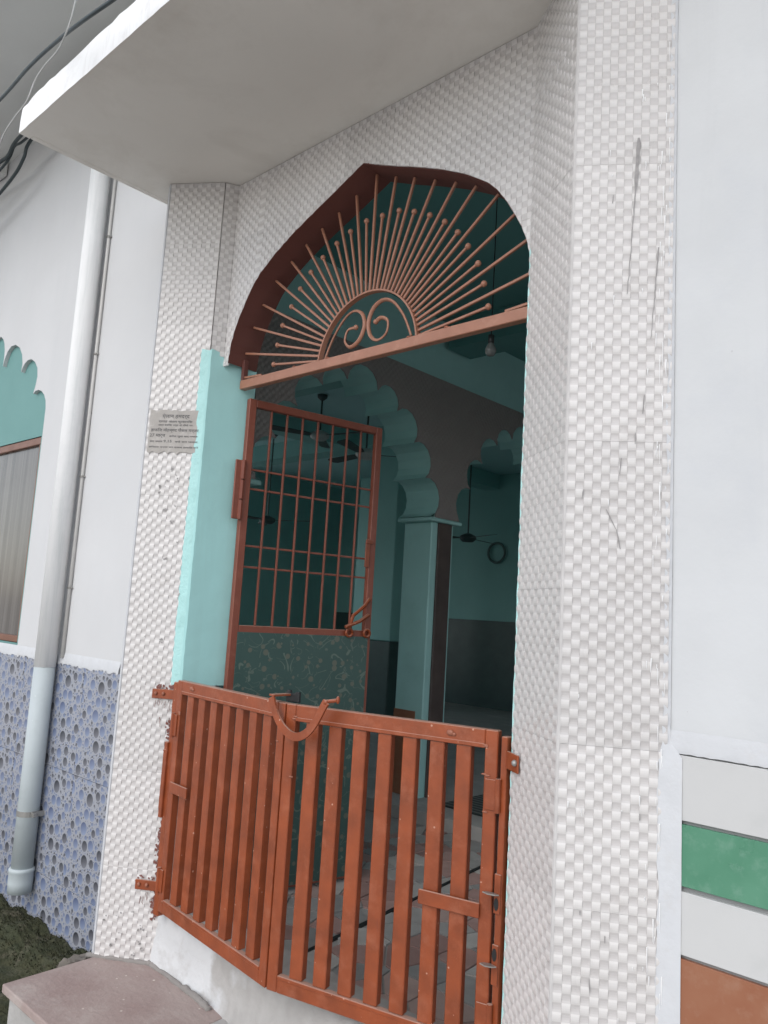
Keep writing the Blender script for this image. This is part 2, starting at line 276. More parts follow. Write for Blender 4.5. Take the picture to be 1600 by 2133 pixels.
# ------------------------------------------------------------------ mesh helpers
class MB:
    def __init__(s): s.v = []; s.f = []; s.m = []
    def add(s, vs, fs, mi=0, T=None):
        o = len(s.v)
        for p in vs:
            p = Vector(p); s.v.append(tuple(T @ p if T else p))
        for q in fs: s.f.append(tuple(i+o for i in q)); s.m.append(mi)
        return s
    def box(s, a, b, ch=0., mi=0, T=None):
        """box from corner a to corner b, edges chamfered by ch"""
        bm = bmesh.new(); bmesh.ops.create_cube(bm, size=1)
        c = [(a[i]+b[i])/2 for i in range(3)]; d = [abs(b[i]-a[i]) for i in range(3)]
        for v in bm.verts: v.co = Vector((c[0]+v.co.x*d[0], c[1]+v.co.y*d[1], c[2]+v.co.z*d[2]))
        if ch: bmesh.ops.bevel(bm, geom=bm.edges[:], offset=ch, segments=1, affect='EDGES', profile=.5)
        bm.verts.index_update()
        s.add([v.co.copy() for v in bm.verts], [[v.index for v in f.verts] for f in bm.faces], mi, T); bm.free(); return s
    def bar(s, p0, p1, wd, ht, upv=(0, 0, 1), ch=0., mi=0):
        p0 = Vector(p0); p1 = Vector(p1); d = p1-p0; l = d.length; x = d.normalized(); z = Vector(upv); y = z.cross(x).normalized(); z = x.cross(y)
        T = Matrix(((x.x, y.x, z.x, p0.x), (x.y, y.y, z.y, p0.y), (x.z, y.z, z.z, p0.z), (0, 0, 0, 1)))
        return s.box((0, -wd/2, -ht/2), (l, wd/2, ht/2), ch, mi, T)
    def tube(s, pts, r, n=8, mi=0, rb=None):
        pts = [Vector(p) for p in pts]; k = len(pts); rings = []; vs = []; fs = []
        prev = None
        for i, p in enumerate(pts):
            t = (pts[min(i+1, k-1)]-pts[max(i-1, 0)]).normalized()
            if prev is None: a = t.orthogonal().normalized()
            else:
                a = prev - t*prev.dot(t)
                a = a.normalized() if a.length > 1e-6 else t.orthogonal().normalized()
            prev = a; b = t.cross(a)
            ri = r if not callable(r) else r(i/(k-1)); rbi = rb if rb else ri
            for j in range(n): vs.append(p + a*ri*cos(2*pi*j/n) + b*rbi*sin(2*pi*j/n))
        for i in range(k-1):
            for j in range(n): fs.append((i*n+j, i*n+(j+1) % n, (i+1)*n+(j+1) % n, (i+1)*n+j))
        fs.append(tuple(range(n-1, -1, -1))); fs.append(tuple((k-1)*n+j for j in range(n)))
        return s.add(vs, fs, mi)
    def lathe(s, prof, c=(0, 0, 0), n=16, mi=0, T=None):
        """profile of (r, z) turned about the vertical through c"""
        vs = []; fs = []; k = len(prof)
        for r_, z in prof:
            for j in range(n): vs.append((c[0]+r_*cos(2*pi*j/n), c[1]+r_*sin(2*pi*j/n), c[2]+z))
        for i in range(k-1):
            for j in range(n): fs.append((i*n+j, i*n+(j+1) % n, (i+1)*n+(j+1) % n, (i+1)*n+j))
        fs.append(tuple(range(n-1, -1, -1))); fs.append(tuple((k-1)*n+j for j in range(n)))
        return s.add(vs, fs, mi, T)
    def ball(s, c, r, n=10, mi=0, sc=(1, 1, 1)):
        vs = []; fs = []; k = 6
        for i in range(k+1):
            a = -pi/2+pi*i/k
            for j in range(n): vs.append((c[0]+r*sc[0]*max(cos(a), .02)*cos(2*pi*j/n), c[1]+r*sc[1]*max(cos(a), .02)*sin(2*pi*j/n), c[2]+r*sc[2]*sin(a)))
        for i in range(k):
            for j in range(n): fs.append((i*n+j, i*n+(j+1) % n, (i+1)*n+(j+1) % n, (i+1)*n+j))
        fs.append(tuple(range(n-1, -1, -1))); fs.append(tuple(k*n+j for j in range(n)))
        return s.add(vs, fs, mi)
    def prism(s, poly, h0, h1, mi=0, ax='z', T=None):
        """polygon extruded along an axis: ax z -> (x,y), ax y -> (x,z), ax x -> (y,z)"""
        k = len(poly)
        def P(p, h): return (p[0], p[1], h) if ax == 'z' else ((p[0], h, p[1]) if ax == 'y' else (h, p[0], p[1]))
        vs = [P(p, h0) for p in poly]+[P(p, h1) for p in poly]
        fs = [tuple(range(k-1, -1, -1)), tuple(range(k, 2*k))]+[(i, (i+1) % k, k+(i+1) % k, k+i) for i in range(k)]
        return s.add(vs, fs, mi, T)
    def mesh(s, name, mats, smooth=False, tri=False):
        me = bpy.data.meshes.new(name); me.from_pydata(s.v, [], s.f)
        for x in (mats if isinstance(mats, (list, tuple)) else [mats]): me.materials.append(M[x] if isinstance(x, str) else x)
        me.polygons.foreach_set('material_index', s.m)
        bm = bmesh.new(); bm.from_mesh(me); bmesh.ops.recalc_face_normals(bm, faces=bm.faces[:]); bm.to_mesh(me); bm.free()
        if smooth: me.polygons.foreach_set('use_smooth', [True]*len(me.polygons))
        me.update(); return me
    def build(s, name, mats, parent=None, smooth=False):
        return link(name, s.mesh(name, mats, smooth), parent)
def link(name, me, parent=None):
    o = bpy.data.objects.new(name, me); COL.objects.link(o)
    if parent is not None:
        o.parent = parent
        if parent.get('wc'): o.matrix_parent_inverse = Matrix.Translation(-Vector(parent['wc']))
    return o
def tag(o, label=None, cat=None, group=None, kind=None):
    if label: o['label'] = label
    if cat: o['category'] = cat
    if group: o['group'] = group
    if kind: o['kind'] = kind
    return o
def thing(name, label, cat, loc, group=None, rotz=None):
    """an Empty at the base of a thing; without rotz its parts are given in world coordinates"""
    o = bpy.data.objects.new(name, None); COL.objects.link(o); o.location = loc; o.empty_display_size = .1
    if rotz is None: o['wc'] = tuple(loc)
    else: o.rotation_euler.z = rotz
    return tag(o, label, cat, group)
def struct(o): return tag(o, kind='structure')
def arc(c, r, a0, a1, n):
    return [(c[0]+r*cos(a0+(a1-a0)*i/n), c[1]+r*sin(a0+(a1-a0)*i/n)) for i in range(n+1)]

def ray(px, py): return rr*((px-800)/FPX) - up*((py-1066.5)/FPX) + fw
def atY(px, py, Y): d_ = ray(px, py); return d_*(Y/d_.y)
def spline(pts, n=10):
    out = []; P = [pts[0]]+pts+[pts[-1]]
    for i in range(1, len(P)-2):
        for k in range(n):
            u = k/n; p0, p1, p2, p3 = [Vector(p) for p in P[i-1:i+3]]
            out.append(.5*((2*p1)+(p2-p0)*u+(2*p0-5*p1+4*p2-p3)*u*u+(3*p1-p0-3*p2+p3)*u*u*u))
    return out+[Vector(pts[-1])]
# ------------------------------------------------------------------ key plan points
ZC = 2.268                       # underside of the canopy
A = Vector((-1.215, 2.125)); B = Vector((-.962, 2.296)); C = Vector((-1.4946, 2.319))
D = Vector((-3.663, 2.085)); E_ = Vector((-3.410, 2.256)); F = Vector((-3.3815, 2.319))
YW, YBACK = 2.319, 2.50          # tiled arch wall: front and back
YL, YR = 2.28, 2.30              # white walls left and right
ACX, AHW = -2.415, .92           # arch centre line and half width
SLAB, FLOOR, STREET = -1.70, -1.45, -2.02
CELL = .0254

# ------------------------------------------------------------------ ground and steps
g = MB(); g.add([(-400, -400, STREET), (400, -400, STREET), (400, 400, STREET), (-400, 400, STREET)], [(0, 1, 2, 3)])
struct(g.build('ground', 'street'))

# ------------------------------------------------------------------ embossed basket-weave wall tiles
TILE_CACHE = {}
def weave_tile(nc, nr, flip=0, seed=0):
    """one glazed tile, nc x nr woven cells: strips pass over (light) and under (grey) in turn"""
    key = (nc, nr, flip)
    if key in TILE_CACHE: return TILE_CACHE[key]
    gap = .0003; seg = 4; amp = .0019; th = .009
    xs = []; W = nc*CELL; H = nr*CELL
    for i in range(nc):
        xs += [(i*CELL+(.0006 if i else gap), i), ((i+1)*CELL-(.0006 if i < nc-1 else gap), i)]
    zs = [(gap + (H-2*gap)*k/(nr*seg)) for k in range(nr*seg+1)]
    v = []; f = []; mi = []
    nx = len(xs); nz = len(zs)
    for k, z in enumerate(zs):
        t = k/seg; row = min(int(t), nr-1); fr = t-row
        for x, ci in xs:
            sg = 1 if (ci+row+flip) % 2 == 0 else -1
            v.append((x, -amp*(sg*sin(pi*fr)**.8 if 0 < fr < 1 else 0), z))
    for k in range(nz-1):
        row = k//seg
        for i in range(nx-1):
            f.append((k*nx+i, k*nx+i+1, (k+1)*nx+i+1, (k+1)*nx+i))
            ci = i//2 if i % 2 == 0 else (i//2 if (i//2+row+flip) % 2 else i//2+1)
            mi.append((min(ci, nc-1)+row+flip) % 2)
    # sides and back make it a closed solid
    nb = len(v)
    edge = [i for i in range(nx)]+[k*nx+nx-1 for k in range(1, nz)]+[(nz-1)*nx+i for i in range(nx-2, -1, -1)]+[k*nx for k in range(nz-2, 0, -1)]
    for e in edge: v.append((v[e][0], th, v[e][2]))
    ne = len(edge)
    for i in range(ne): f.append((edge[i], nb+i, nb+(i+1) % ne, edge[(i+1) % ne])); mi.append(0)
    f.append(tuple(nb+i for i in range(ne))); mi.append(0)
    me = bpy.data.meshes.new('tile'); me.from_pydata(v, [], f)
    me.materials.append(M['tile_light']); me.materials.append(M['tile_grey']); me.polygons.foreach_set('material_index', mi)
    bm = bmesh.new(); bm.from_mesh(me); bmesh.ops.recalc_face_normals(bm, faces=bm.faces[:]); bm.to_mesh(me); bm.free()
    me.update(); TILE_CACHE[key] = me; return me
def put_tile(parent, org, udir, z, me, sx=1., off=.010, sz=1.):
    """tile with its lower left corner at plan point org, running along udir, front towards the street"""
    ang = atan2(udir[1], udir[0]); nrm = Vector((udir[1], -udir[0]))
    o = bpy.data.objects.new('tile', me); COL.objects.link(o); o.parent = parent
    j = Vector((random.uniform(-.0003, .0003), random.uniform(-.0002, .0002)))
    T = Matrix.Translation((org[0]+nrm[0]*(off+j.x), org[1]+nrm[1]*(off+j.x), z+j.y)) @ Matrix.Rotation(ang+random.uniform(-.0008, .0008), 4, 'Z') @ Matrix.Diagonal((sx, 1, sz, 1))
    o.matrix_local = Matrix.Translation(-Vector(parent['wc'])) @ T
    return o
def tile_face(parent, org, udir, sx, joints, z0, z1, cols=12, flip=0):
    """a column of tiles between z0 and z1 with joints at the given heights"""
    js = sorted(set([z0, z1]+[j for j in joints if z0+.02 < j < z1-.02]))
    for a, b in zip(js[:-1], js[1:]):
        nr = max(1, round((b-a)/CELL)); sz = (b-a)/(nr*CELL)
        put_tile(parent, org, udir, a, weave_tile(cols, nr, flip if abs(nr-18) < 1 else random.randint(0, 1)), sx, .010, sz)
JR = [1.943-.457*k for k in range(-3, 10)]
JL = [-.367+.457*k for k in range(-4, 8)]

# ---- right pilaster
t = thing('tiled_pilaster', 'three-sided pilaster of white and grey basket-weave tiles right of the gate', 'pilaster', (A.x, A.y, SLAB), 'tiled pilasters')
def inset(p, q, d):
    u = (q-p).normalized(); return Vector((u.y, -u.x))*(-d)
core = MB(); core.prism([(A.x, A.y+.012), (B.x-.008, B.y+.006), (B.x+.03, B.y+.12), (C.x-.001, C.y+.15), (C.x+.007, C.y+.006)], STREET-.1, 3.2)
core.build('core', 'grout', t)
ud = (B-A).normalized(); tile_face(t, A, ud, (B-A).length/(12*CELL), JR, STREET, 3.15, 12, 0)
ud = (A-C).normalized(); tile_face(t, C, ud, (A-C).length/(12*CELL), JR, STREET, ZC+.02, 12, 1)
nR = Vector(((B-A).normalized().y, -(B-A).normalized().x)); nV = Vector(((A-C).normalized().y, -(A-C).normalized().x))
ar = MB(); ar.prism([(A.x, A.y+.02), (A.x+nR.x*.0105, A.y+nR.y*.0105), (A.x+(nR.x+nV.x)*.0072, A.y+(nR.y+nV.y)*.0072), (A.x+nV.x*.0105, A.y+nV.y*.0105)], STREET, 3.15); ar.build('corner_bead', 'grout', t)
# plaster run down the joint with the white wall
e = MB(); random.seed(5)
zz = [STREET+i*.045 for i in range(118)]
vs = []
for z in zz:
    wob = random.uniform(-.004, .004); wd = .003 + (.012 if z < -.33 else 0) + random.uniform(0, .004); ow = .045 if z < -.33 else .010
    vs += [(B.x-wd*.85+wob, B.y-wd*.6-.013, z), (B.x+ow*.4+wob*.5, B.y-(.009 if ow > .02 else .007), z), (B.x+ow, YR-.003+wob*.15, z)]
fs = []
for i in range(len(zz)-1):
    for j in range(2): fs.append((i*3+j, i*3+j+1, (i+1)*3+j+1, (i+1)*3+j))
e.add(vs, fs); e.build('edge_plaster', 'plaster_edge', t, True)
# paint drips and scuffs on the right pilaster face
UR = (B-A).normalized(); NR = Vector((UR.y, -UR.x))
def on_right(s, z, o=.0135): return (A.x+UR.x*s+NR.x*o, A.y+UR.y*s+NR.y*o, z)
dm = MB(); random.seed(3)
for i in range(95):
    s = .305-abs(random.gauss(0, .035))-.008 if random.random() < .72 else random.uniform(.02, .29)
    if s < .01: continue
    z = random.uniform(-1.6, 2.0); l = random.uniform(.004, .05)*(1.6 if s > .25 else .6); r_ = random.uniform(.0009, .0023)
    dm.tube([on_right(s, z), on_right(s+random.uniform(-.001, .001), z-l*.5), on_right(s+random.uniform(-.002, .002), z-l)], lambda q, r_=r_: r_*(1.15-.8*q), 5)
tag(dm.build('paint_drips', 'drip', t), kind='stuff')
def scuff_strip(mb, pts, on):
    """flat ragged smear along points (s, z, half width)"""
    vs = []; fs = []
    for s, z, hw in pts:
        vs += [on(s-hw*random.uniform(.7, 1.2), z), on(s+hw*random.uniform(.7, 1.2), z)]
    for i in range(len(pts)-1): fs.append((2*i, 2*i+1, 2*i+3, 2*i+2))
    mb.add(vs, fs)
sm = MB(); random.seed(8)
n_ = 26
scuff_strip(sm, [(.196-.028*(i/n_)**1.2+random.uniform(-.0012, .0012), 1.575-.53*i/n_, (.0065 if i < 9 else .0022)*(1-.5*i/n_)*(.5 if i == 0 else 1)) for i in range(n_+1)], on_right)
scuff_strip(sm, [(.262-.02*(i/n_)+random.uniform(-.001, .001), 1.20-.30*i/n_, .0022*(1-.6*i/n_)) for i in range(n_+1)], on_right)
for s, z, l, dx in ((.118, .36, .06, .03), (.15, .30, .06, .012), (.05, .42, .03, -.004), (.16, .52, .05, -.004), (.225, .72, .06, -.004), (.20, .60, .035, 0), (.10, -.98, .035, .002), (.16, -1.16, .05, .004), (.14, -.86, .02, 0), (.07, -.80, .012, 0), (.23, -.52, .018, 0), (.19, -1.34, .025, .002), (.085, -1.14, .03, 0), (.12, 1.38, .03, -.003)):
    scuff_strip(sm, [(s+dx*i/5, z-l*i/5, .0016*(1-abs(i-2)/5)+.0004) for i in range(6)], on_right)
tag(sm.build('scuff_marks', 'scuff', t), kind='stuff')

# ---- left pilaster
t = thing('tiled_pilaster', 'three-sided pilaster of basket-weave tiles with a pasted notice, left of the gate', 'pilaster', (D.x, D.y, SLAB), 'tiled pilasters')
core = MB(); core.prism([(D.x, D.y+.012), (E_.x-.004, E_.y+.01), (F.x-.005, F.y+.0), (F.x+.0, 2.47), (D.x-.30, 2.47), (D.x-.27, D.y+.21)], STREET, ZC-.004)
core.build('core', 'plaster_left', t)
UL = (E_-D).normalized(); NL = Vector((UL.y, -UL.x))
def on_left(s, z, o=.0135): return (D.x+UL.x*s+NL.x*o, D.y+UL.y*s+NL.y*o, z)
tile_face(t, D, UL, (E_-D).length/(12*CELL), JL, SLAB-.005, ZC-.003, 12, 0)
un = (F-E_).normalized(); tile_face(t, E_, un, (F-E_).length/(3*CELL), JL, 1.30, ZC-.003, 3, 1)
e = MB(); e.prism([(D.x-.050, D.y+.018), (D.x-.042, D.y+.004), (D.x-.004, D.y-.013), (D.x-.0005, D.y-.010), (D.x-.0005, D.y+.03), (D.x-.02, D.y+.04)], SLAB-.02, ZC-.004)
e.build('edge_strip', 'plaster_edge', t)
# brushed-on red paint smears round the gate brackets
random.seed(21); sm = MB()
def blot(mb, s, z, r_, on, o=.0142, n=9):
    vs = [on(s, z, o)]+[on(s+r_*cos(2*pi*i/n)*random.uniform(.5, 1.2), z+r_*sin(2*pi*i/n)*random.uniform(.5, 1.2), o) for i in range(n)]
    mb.add(vs, [(0, 1+i, 1+(i+1) % n) for i in range(n)])
for i in range(34): blot(sm, random.uniform(.19, .30), -.425+random.uniform(-.006, .022), random.uniform(.003, .009), on_left, .0142+i*.00002)
for i in range(240):
    z = random.uniform(-1.50, -.55); s = .292-abs(random.gauss(0, .012))+.006*sin(z*23)
    blot(sm, min(s, .305), z, random.uniform(.003, .011), on_left, .0142+(i % 30)*.00002)
for i in range(30): blot(sm, random.uniform(.17, .30), -1.325+random.uniform(-.01, .02), random.uniform(.002, .007), on_left, .0148+i*.00002)
for i in range(22):
    s = random.uniform(.18, .30); z = random.choice((-.48, -.49, -1.38, -.56, -1.40)); l = random.uniform(.01, .05)
    scuff_strip(sm, [(s+random.uniform(-.001, .001)+.004*k/4*random.choice((-1, 1)), z-l*k/4, .0011) for k in range(5)], on_left)
tag(sm.build('red_paint_smears', 'smear', t), kind='stuff')
sm = MB(); random.seed(31)
for i in range(40):
    s = random.uniform(.03, .27); z = random.choice((random.uniform(.45, .72), random.uniform(-1.66, -1.45), random.uniform(-.3, .7)))
    for k in range(random.randint(1, 4)): blot(sm, s+random.gauss(0, .006), z+random.gauss(0, .006), random.uniform(.0015, .006), on_left, .0140+(i % 20)*.00003, 7)
tag(sm.build('scuff_marks', 'scuff', t), kind='stuff')

# ------------------------------------------------------------------ the arched wall between the pilasters
t = thing('arched_doorway', 'tiled wall with pointed arch, brown painted soffit and turquoise jambs', 'doorway', (ACX, YW, FLOOR))
HP = [(0, 2.044), (.10, 2.000), (.20, 1.957), (.30, 1.917), (.39, 1.878), (.47, 1.842), (.535, 1.808), (.60, 1.773), (.655, 1.736), (.71, 1.697), (.755, 1.652), (.80, 1.590), (.845, 1.515), (.872, 1.465), (.893, 1.412), (.908, 1.36), (.916, 1.31), (.92, 1.262)]
PROF = [(ACX-x, z) for x, z in reversed(HP)]+[(ACX+x, z) for x, z in HP[1:]]     # left springing -> apex -> right springing
ZT = 2.60
core = MB()
yb, yf = YBACK, YW+.009
for (x0, z0), (x1, z1) in zip(PROF[:-1], PROF[1:]):
    core.add([(x0, yf, z0+.006), (x1, yf, z1+.006), (x1, yf, ZT), (x0, yf, ZT), (x0, yb, z0+.006), (x1, yb, z1+.006), (x1, yb, ZT), (x0, yb, ZT)], [(0, 1, 2, 3), (7, 6, 5, 4), (0, 4, 5, 1)])
core.build('core', 'teal_hall', t)
# tile facing, cut to the arch
cut = MB(); dx = .0
cut.prism([(PROF[0][0]-.0, .5)]+PROF+[(PROF[-1][0], .5)], YW-.2, YW+.2, ax='y')
cutter = cut.build('arch_cutter', 'grout')
x = C.x; first = 5
col_edges = [C.x]
while x > F.x+.01:
    nx = max(F.x, x-(first if first else 12)*CELL); first = 0; col_edges.append(nx); x = nx
cols_done = []
dgobs = []
def set_cut(o, me):
    """give a cut tile its new mesh; an offcut that fell into two pieces becomes two objects"""
    o.modifiers.clear(); me.name = 'tile_cut'
    if len(me.polygons) == 0: bpy.data.objects.remove(o); return
    adj = [[] for _ in me.vertices]
    for ed in me.edges: a_, b_ = ed.vertices; adj[a_].append(b_); adj[b_].append(a_)
    comp = [-1]*len(me.vertices); k_ = 0
    for s_ in range(len(comp)):
        if comp[s_] >= 0: continue
        stk = [s_]; comp[s_] = k_
        while stk:
            for y_ in adj[stk.pop()]:
                if comp[y_] < 0: comp[y_] = k_; stk.append(y_)
        k_ += 1
    if k_ == 1: o.data = me; return
    for c_ in range(k_):
        bm = bmesh.new(); bm.from_mesh(me); bm.verts.ensure_lookup_table()
        bmesh.ops.delete(bm, geom=[v for v in bm.verts if comp[v.index] != c_], context='VERTS')
        m2 = me.copy(); bm.to_mesh(m2); bm.free()
        if c_ == 0: o.data = m2
        else:
            o2 = o.copy(); o2.data = m2; COL.objects.link(o2)
for x1, x0 in zip(col_edges[:-1], col_edges[1:]):
    nc = max(1, round((x1-x0)/CELL))
    js = [1.25]+[j for j in sorted(JR) if 1.27 < j < ZC-.02]+[ZC-.003]
    for a, b in zip(js[:-1], js[1:]):
        nr = max(1, round((b-a)/CELL))
        # skip tiles that lie wholly in the opening
        def zarch(xx):
            for (p, q), (r_, s_) in zip(PROF[:-1], PROF[1:]):
                if p <= xx <= r_: return q+(s_-q)*(xx-p)/(r_-p+1e-9)
            return -9
        lo = min(zarch(x0+(x1-x0)*k/12) for k in range(13))
        if b < lo-.002: continue
        o = put_tile(t, (x0, YW), (1, 0), a, weave_tile(nc, nr, 0), (x1-x0)/(nc*CELL), .002, (b-a)/(nr*CELL))
        hi = max(zarch(x0+(x1-x0)*k/12) for k in range(13))
        if hi > a: dgobs.append(o)
for o in dgobs:
    md = o.modifiers.new('cut', 'BOOLEAN'); md.operation = 'DIFFERENCE'; md.object = cutter; md.solver = 'EXACT'
bpy.context.view_layer.update()
dg = bpy.context.evaluated_depsgraph_get()
res = [(o, bpy.data.meshes.new_from_object(o.evaluated_get(dg))) for o in dgobs]
for o, me in res:
    set_cut(o, me)
bpy.data.objects.remove(cutter)
# brown soffit: a skin following the arch, front edge a little ragged
random.seed(4)
so = MB(); ins = .004
def fine(pr, n=3):
    out = []
    for (a, b), (c_, d_) in zip(pr[:-1], pr[1:]):
        for k in range(n): out.append((a+(c_-a)*k/n, b+(d_-b)*k/n))
    return out+[pr[-1]]
FP = fine(PROF)
vs = []; fs = []
for i, (x, z) in enumerate(FP):
    p, q = FP[max(0, i-1)], FP[min(len(FP)-1, i+1)]; tx, tz = q[0]-p[0], q[1]-p[1]; l = hypot(tx, tz); nx, nz = tz/l, -tx/l      # towards the opening
    fy = (YW-.003 if x < ACX+.05 else YW+.007)+random.uniform(-.0015, .0015)
    vs += [(x-nx*.004, fy+.004, z-nz*.004), (x+nx*ins, fy, z+nz*ins), (x+nx*(ins+random.uniform(0, .002)), (fy+YBACK)/2, z+nz*ins), (x+nx*ins, YBACK+.004, z+nz*ins), (x-nx*.02, YBACK+.004, z-nz*.02)]
for i in range(len(FP)-1):
    for j in range(4): fs.append((i*5+j, i*5+j+1, (i+1)*5+j+1, (i+1)*5+j))
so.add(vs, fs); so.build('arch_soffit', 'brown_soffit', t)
# turquoise jambs
jl = MB(); n = 40
poly = [(-3.437, 2.221), (-3.400, 2.243), (-3.391, 2.250), (-3.372, 2.330), (-3.350, 2.420), (-3.331, 2.505), (-3.62, 2.505), (-3.62, 2.30), (-3.50, 2.225)]
vs = []; fs = []; random.seed(6); k = len(poly)
for i in range(n+1):
    z = -.40+(1.325+.40)*i/n
    for j, p in enumerate(poly):
        wb = random.uniform(-.0012, .0012) if j in (0, 1, 2) else random.uniform(-.001, .001)
        zz_ = z
        if i == n: zz_ += random.uniform(-.012, .010)-(.02 if j in (3, 4, 5) else 0)
        vs.append((p[0]+wb*.8, p[1]+wb, zz_))
for i in range(n):
    for j in range(k): fs.append((i*k+j, i*k+(j+1) % k, (i+1)*k+(j+1) % k, (i+1)*k+j))
fs.append(tuple(n*k+j for j in range(k)))
jl.add(vs, fs)
for q in range(len(jl.m)): jl.m[q] = 1 if q < n*k and q % k in (0, 8) else 0
jl.build('jamb', ['teal', 'teal_lip'], t)
q = MB(); q.prism([(-3.432, 2.232), (-3.40, 2.252), (-3.36, 2.30), (-3.345, 2.42), (-3.62, 2.42), (-3.62, 2.30), (-3.50, 2.23)], SLAB-.02, -.401); q.build('jamb_foot', 'whitewash', t)
jr = MB(); vs = []; fs = []; random.seed(7)
poly = [(-1.501, 2.503), (-1.502, 2.318), (-1.499, 2.308), (-1.492, 2.310), (-1.40, 2.42), (-1.40, 2.503)]; k = len(poly); n = 60
for i in range(n+1):
    z = -1.70+(1.40+1.70)*i/n
    for j, p in enumerate(poly):
        wb = random.uniform(-.0018, .0018) if j in (1, 2, 3) else 0
        vs.append((p[0]+wb+(.010 if i == n and j in (1, 2) else 0), p[1]+wb*.5, z))
for i in range(n):
    for j in range(k): fs.append((i*k+j, i*k+(j+1) % k, (i+1)*k+(j+1) % k, (i+1)*k+j))
fs.append(tuple(n*k+j for j in range(k)))
jr.add(vs, fs); jr.build('jamb', 'teal_lip', t)

# ------------------------------------------------------------------ canopy and the storey above
random.seed(12)
t = thing('canopy', 'white concrete canopy slab over the arched doorway with grey underside', 'canopy', (-2.5, 1.8, ZC))
cx0, cx1, cy0, cy1 = -3.875, -1.16, 1.342, 2.42
m_ = MB(); m_.box((cx0+.004, cy0+.006, ZC), (cx1, cy1, ZC+.115), .004); m_.build('slab', 'ceiling_paint', t)
fa = MB(); n = 46; vs = []; fs = []
for i in range(n+1):
    x = cx0+(cx1-cx0)*i/n
    top = ZC+.150+random.uniform(-.004, .006)-(.014 if i < 2 else 0); bot = ZC-.004+random.uniform(-.002, .002)
    vs += [(x, cy0+.055, bot), (x, cy0, bot), (x, cy0+random.uniform(-.003, .002), (top+bot)/2), (x, cy0+.004, top), (x, cy0+.10, top+.004)]
for i in range(n):
    for j in range(4): fs.append((i*5+j, i*5+j+1, (i+1)*5+j+1, (i+1)*5+j))
    fs.append((i*5+4, i*5, (i+1)*5, (i+1)*5+4))
fs += [(0, 1, 2, 3, 4), tuple(n*5+j for j in (4, 3, 2, 1, 0))]
fa.add(vs, fs)
for i in range(n):
    fa.m[i*5] = 1; fa.m[i*5+4] = 1
fa.build('fascia', ['fascia', 'ceiling_paint'], t)
m_ = MB(); m_.box((cx0-.002, cy0+.057, ZC-.004), (cx0+.035, 2.273, ZC+.14), .004); m_.build('side_edge', 'ceiling_paint', t)
t = thing('balcony', 'grey underside of the storey projecting high over the canopy', 'balcony', (-5, 1.6, 3.7))
m_ = MB(); m_.box((-12, 1.15, 3.62), (3.2, 2.5, 3.78), .01); m_.build('slab', 'soffit_grey', t)
m_ = MB(); m_.box((-12, 1.10, 3.60), (3.2, 1.149, 4.35), .006); m_.build('parapet', 'fascia', t)
m_ = MB(); m_.box((-.88, 1.62, 2.78), (3.2, 2.31, 2.86), .008); m_.build('added_shade_ledge', 'fascia', t)  # added slab above the view, there to shade the top of the right wall
for x_ in (-9.2, -6.9):
    m_ = MB(); m_.box((x_, 1.16, 3.50), (x_+.2, 2.27, 3.619), .006); m_.build('beam', 'soffit_grey', t)

# ------------------------------------------------------------------ left white wall with niche window and pebble tiles
t = thing('plaster_wall', 'white plastered wall with blue pebble-tile dado and lobed window niche', 'wall', (-5, YL, STREET))
# niche outline (right half, from sill up), mirrored for the left: a row of finger-shaped lobes
NZ0 = -.415
pxs = [(95, 850), (95, 834), (92, 822), (86, 814), (80, 812), (74, 814), (69, 820), (74, 803), (78, 784), (78, 766), (73, 754), (66, 748), (58, 750), (51, 758), (47, 766), (44, 775), (47, 757), (46, 738), (41, 724), (33, 718), (24, 721), (16, 732), (10, 748), (6, 763)]
right = [(p.x, p.z) for p in (atY(x_, y_, YL) for x_, y_ in pxs)]
xr = right[0][0]; NX = right[-1][0]-.16
cent = [(NX+.16*cos(a_)*(1+.25*sin(a_)), right[-1][1]+.27*sin(a_)) for a_ in [pi*k/12 for k in range(1, 12)]]
NICHE = [(xr, NZ0)]+right+cent+[(2*NX-x, z) for x, z in reversed(right)]+[(2*NX-xr, NZ0)]
def poly_with_holes(outer, holes):
    pts = []; edges = []
    for lp in [outer]+holes:
        o = len(pts); pts += [Vector(p) for p in lp]; edges += [(o+i, o+(i+1) % len(lp)) for i in range(len(lp))]
    v_, e_, f_, *_ = delaunay_2d_cdt(pts, edges, [], 2, 1e-5)
    def inside(p, lp):
        c_ = False
        for (x1, y1), (x2, y2) in zip(lp, lp[1:]+lp[:1]):
            if (y1 > p[1]) != (y2 > p[1]) and p[0] < (x2-x1)*(p[1]-y1)/(y2-y1)+x1: c_ = not c_
        return c_
    ff = []
    for fc in f_:
        cx_ = sum(v_[i].x for i in fc)/len(fc); cz_ = sum(v_[i].y for i in fc)/len(fc)
        if inside((cx_, cz_), outer) and not any(inside((cx_, cz_), h) for h in holes): ff.append(fc)
    return v_, ff
holes = [NICHE]+[[(x, -.3), (x+1.0, -.3), (x+1.0, 1.5), (x, 1.5)] for x in (-8.9, -10.7)]
outer = [(-12, -.42), (-3.60, -.42), (-3.60, 3.63), (-12, 3.63)]
v_, f_ = poly_with_holes(outer, holes)
pl = MB(); pl.add([(p.x, YL, p.y) for p in v_], f_)
for h in holes:                                # reveals of the openings
    k = len(h); dep = .028 if h is NICHE else .22
    pl.add([(p[0], YL, p[1]) for p in h]+[(p[0], YL+dep, p[1]) for p in h], [(i, (i+1) % k, k+(i+1) % k, k+i) for i in range(k)])
pl.build('plaster', 'plaster_left', t)
back = MB()
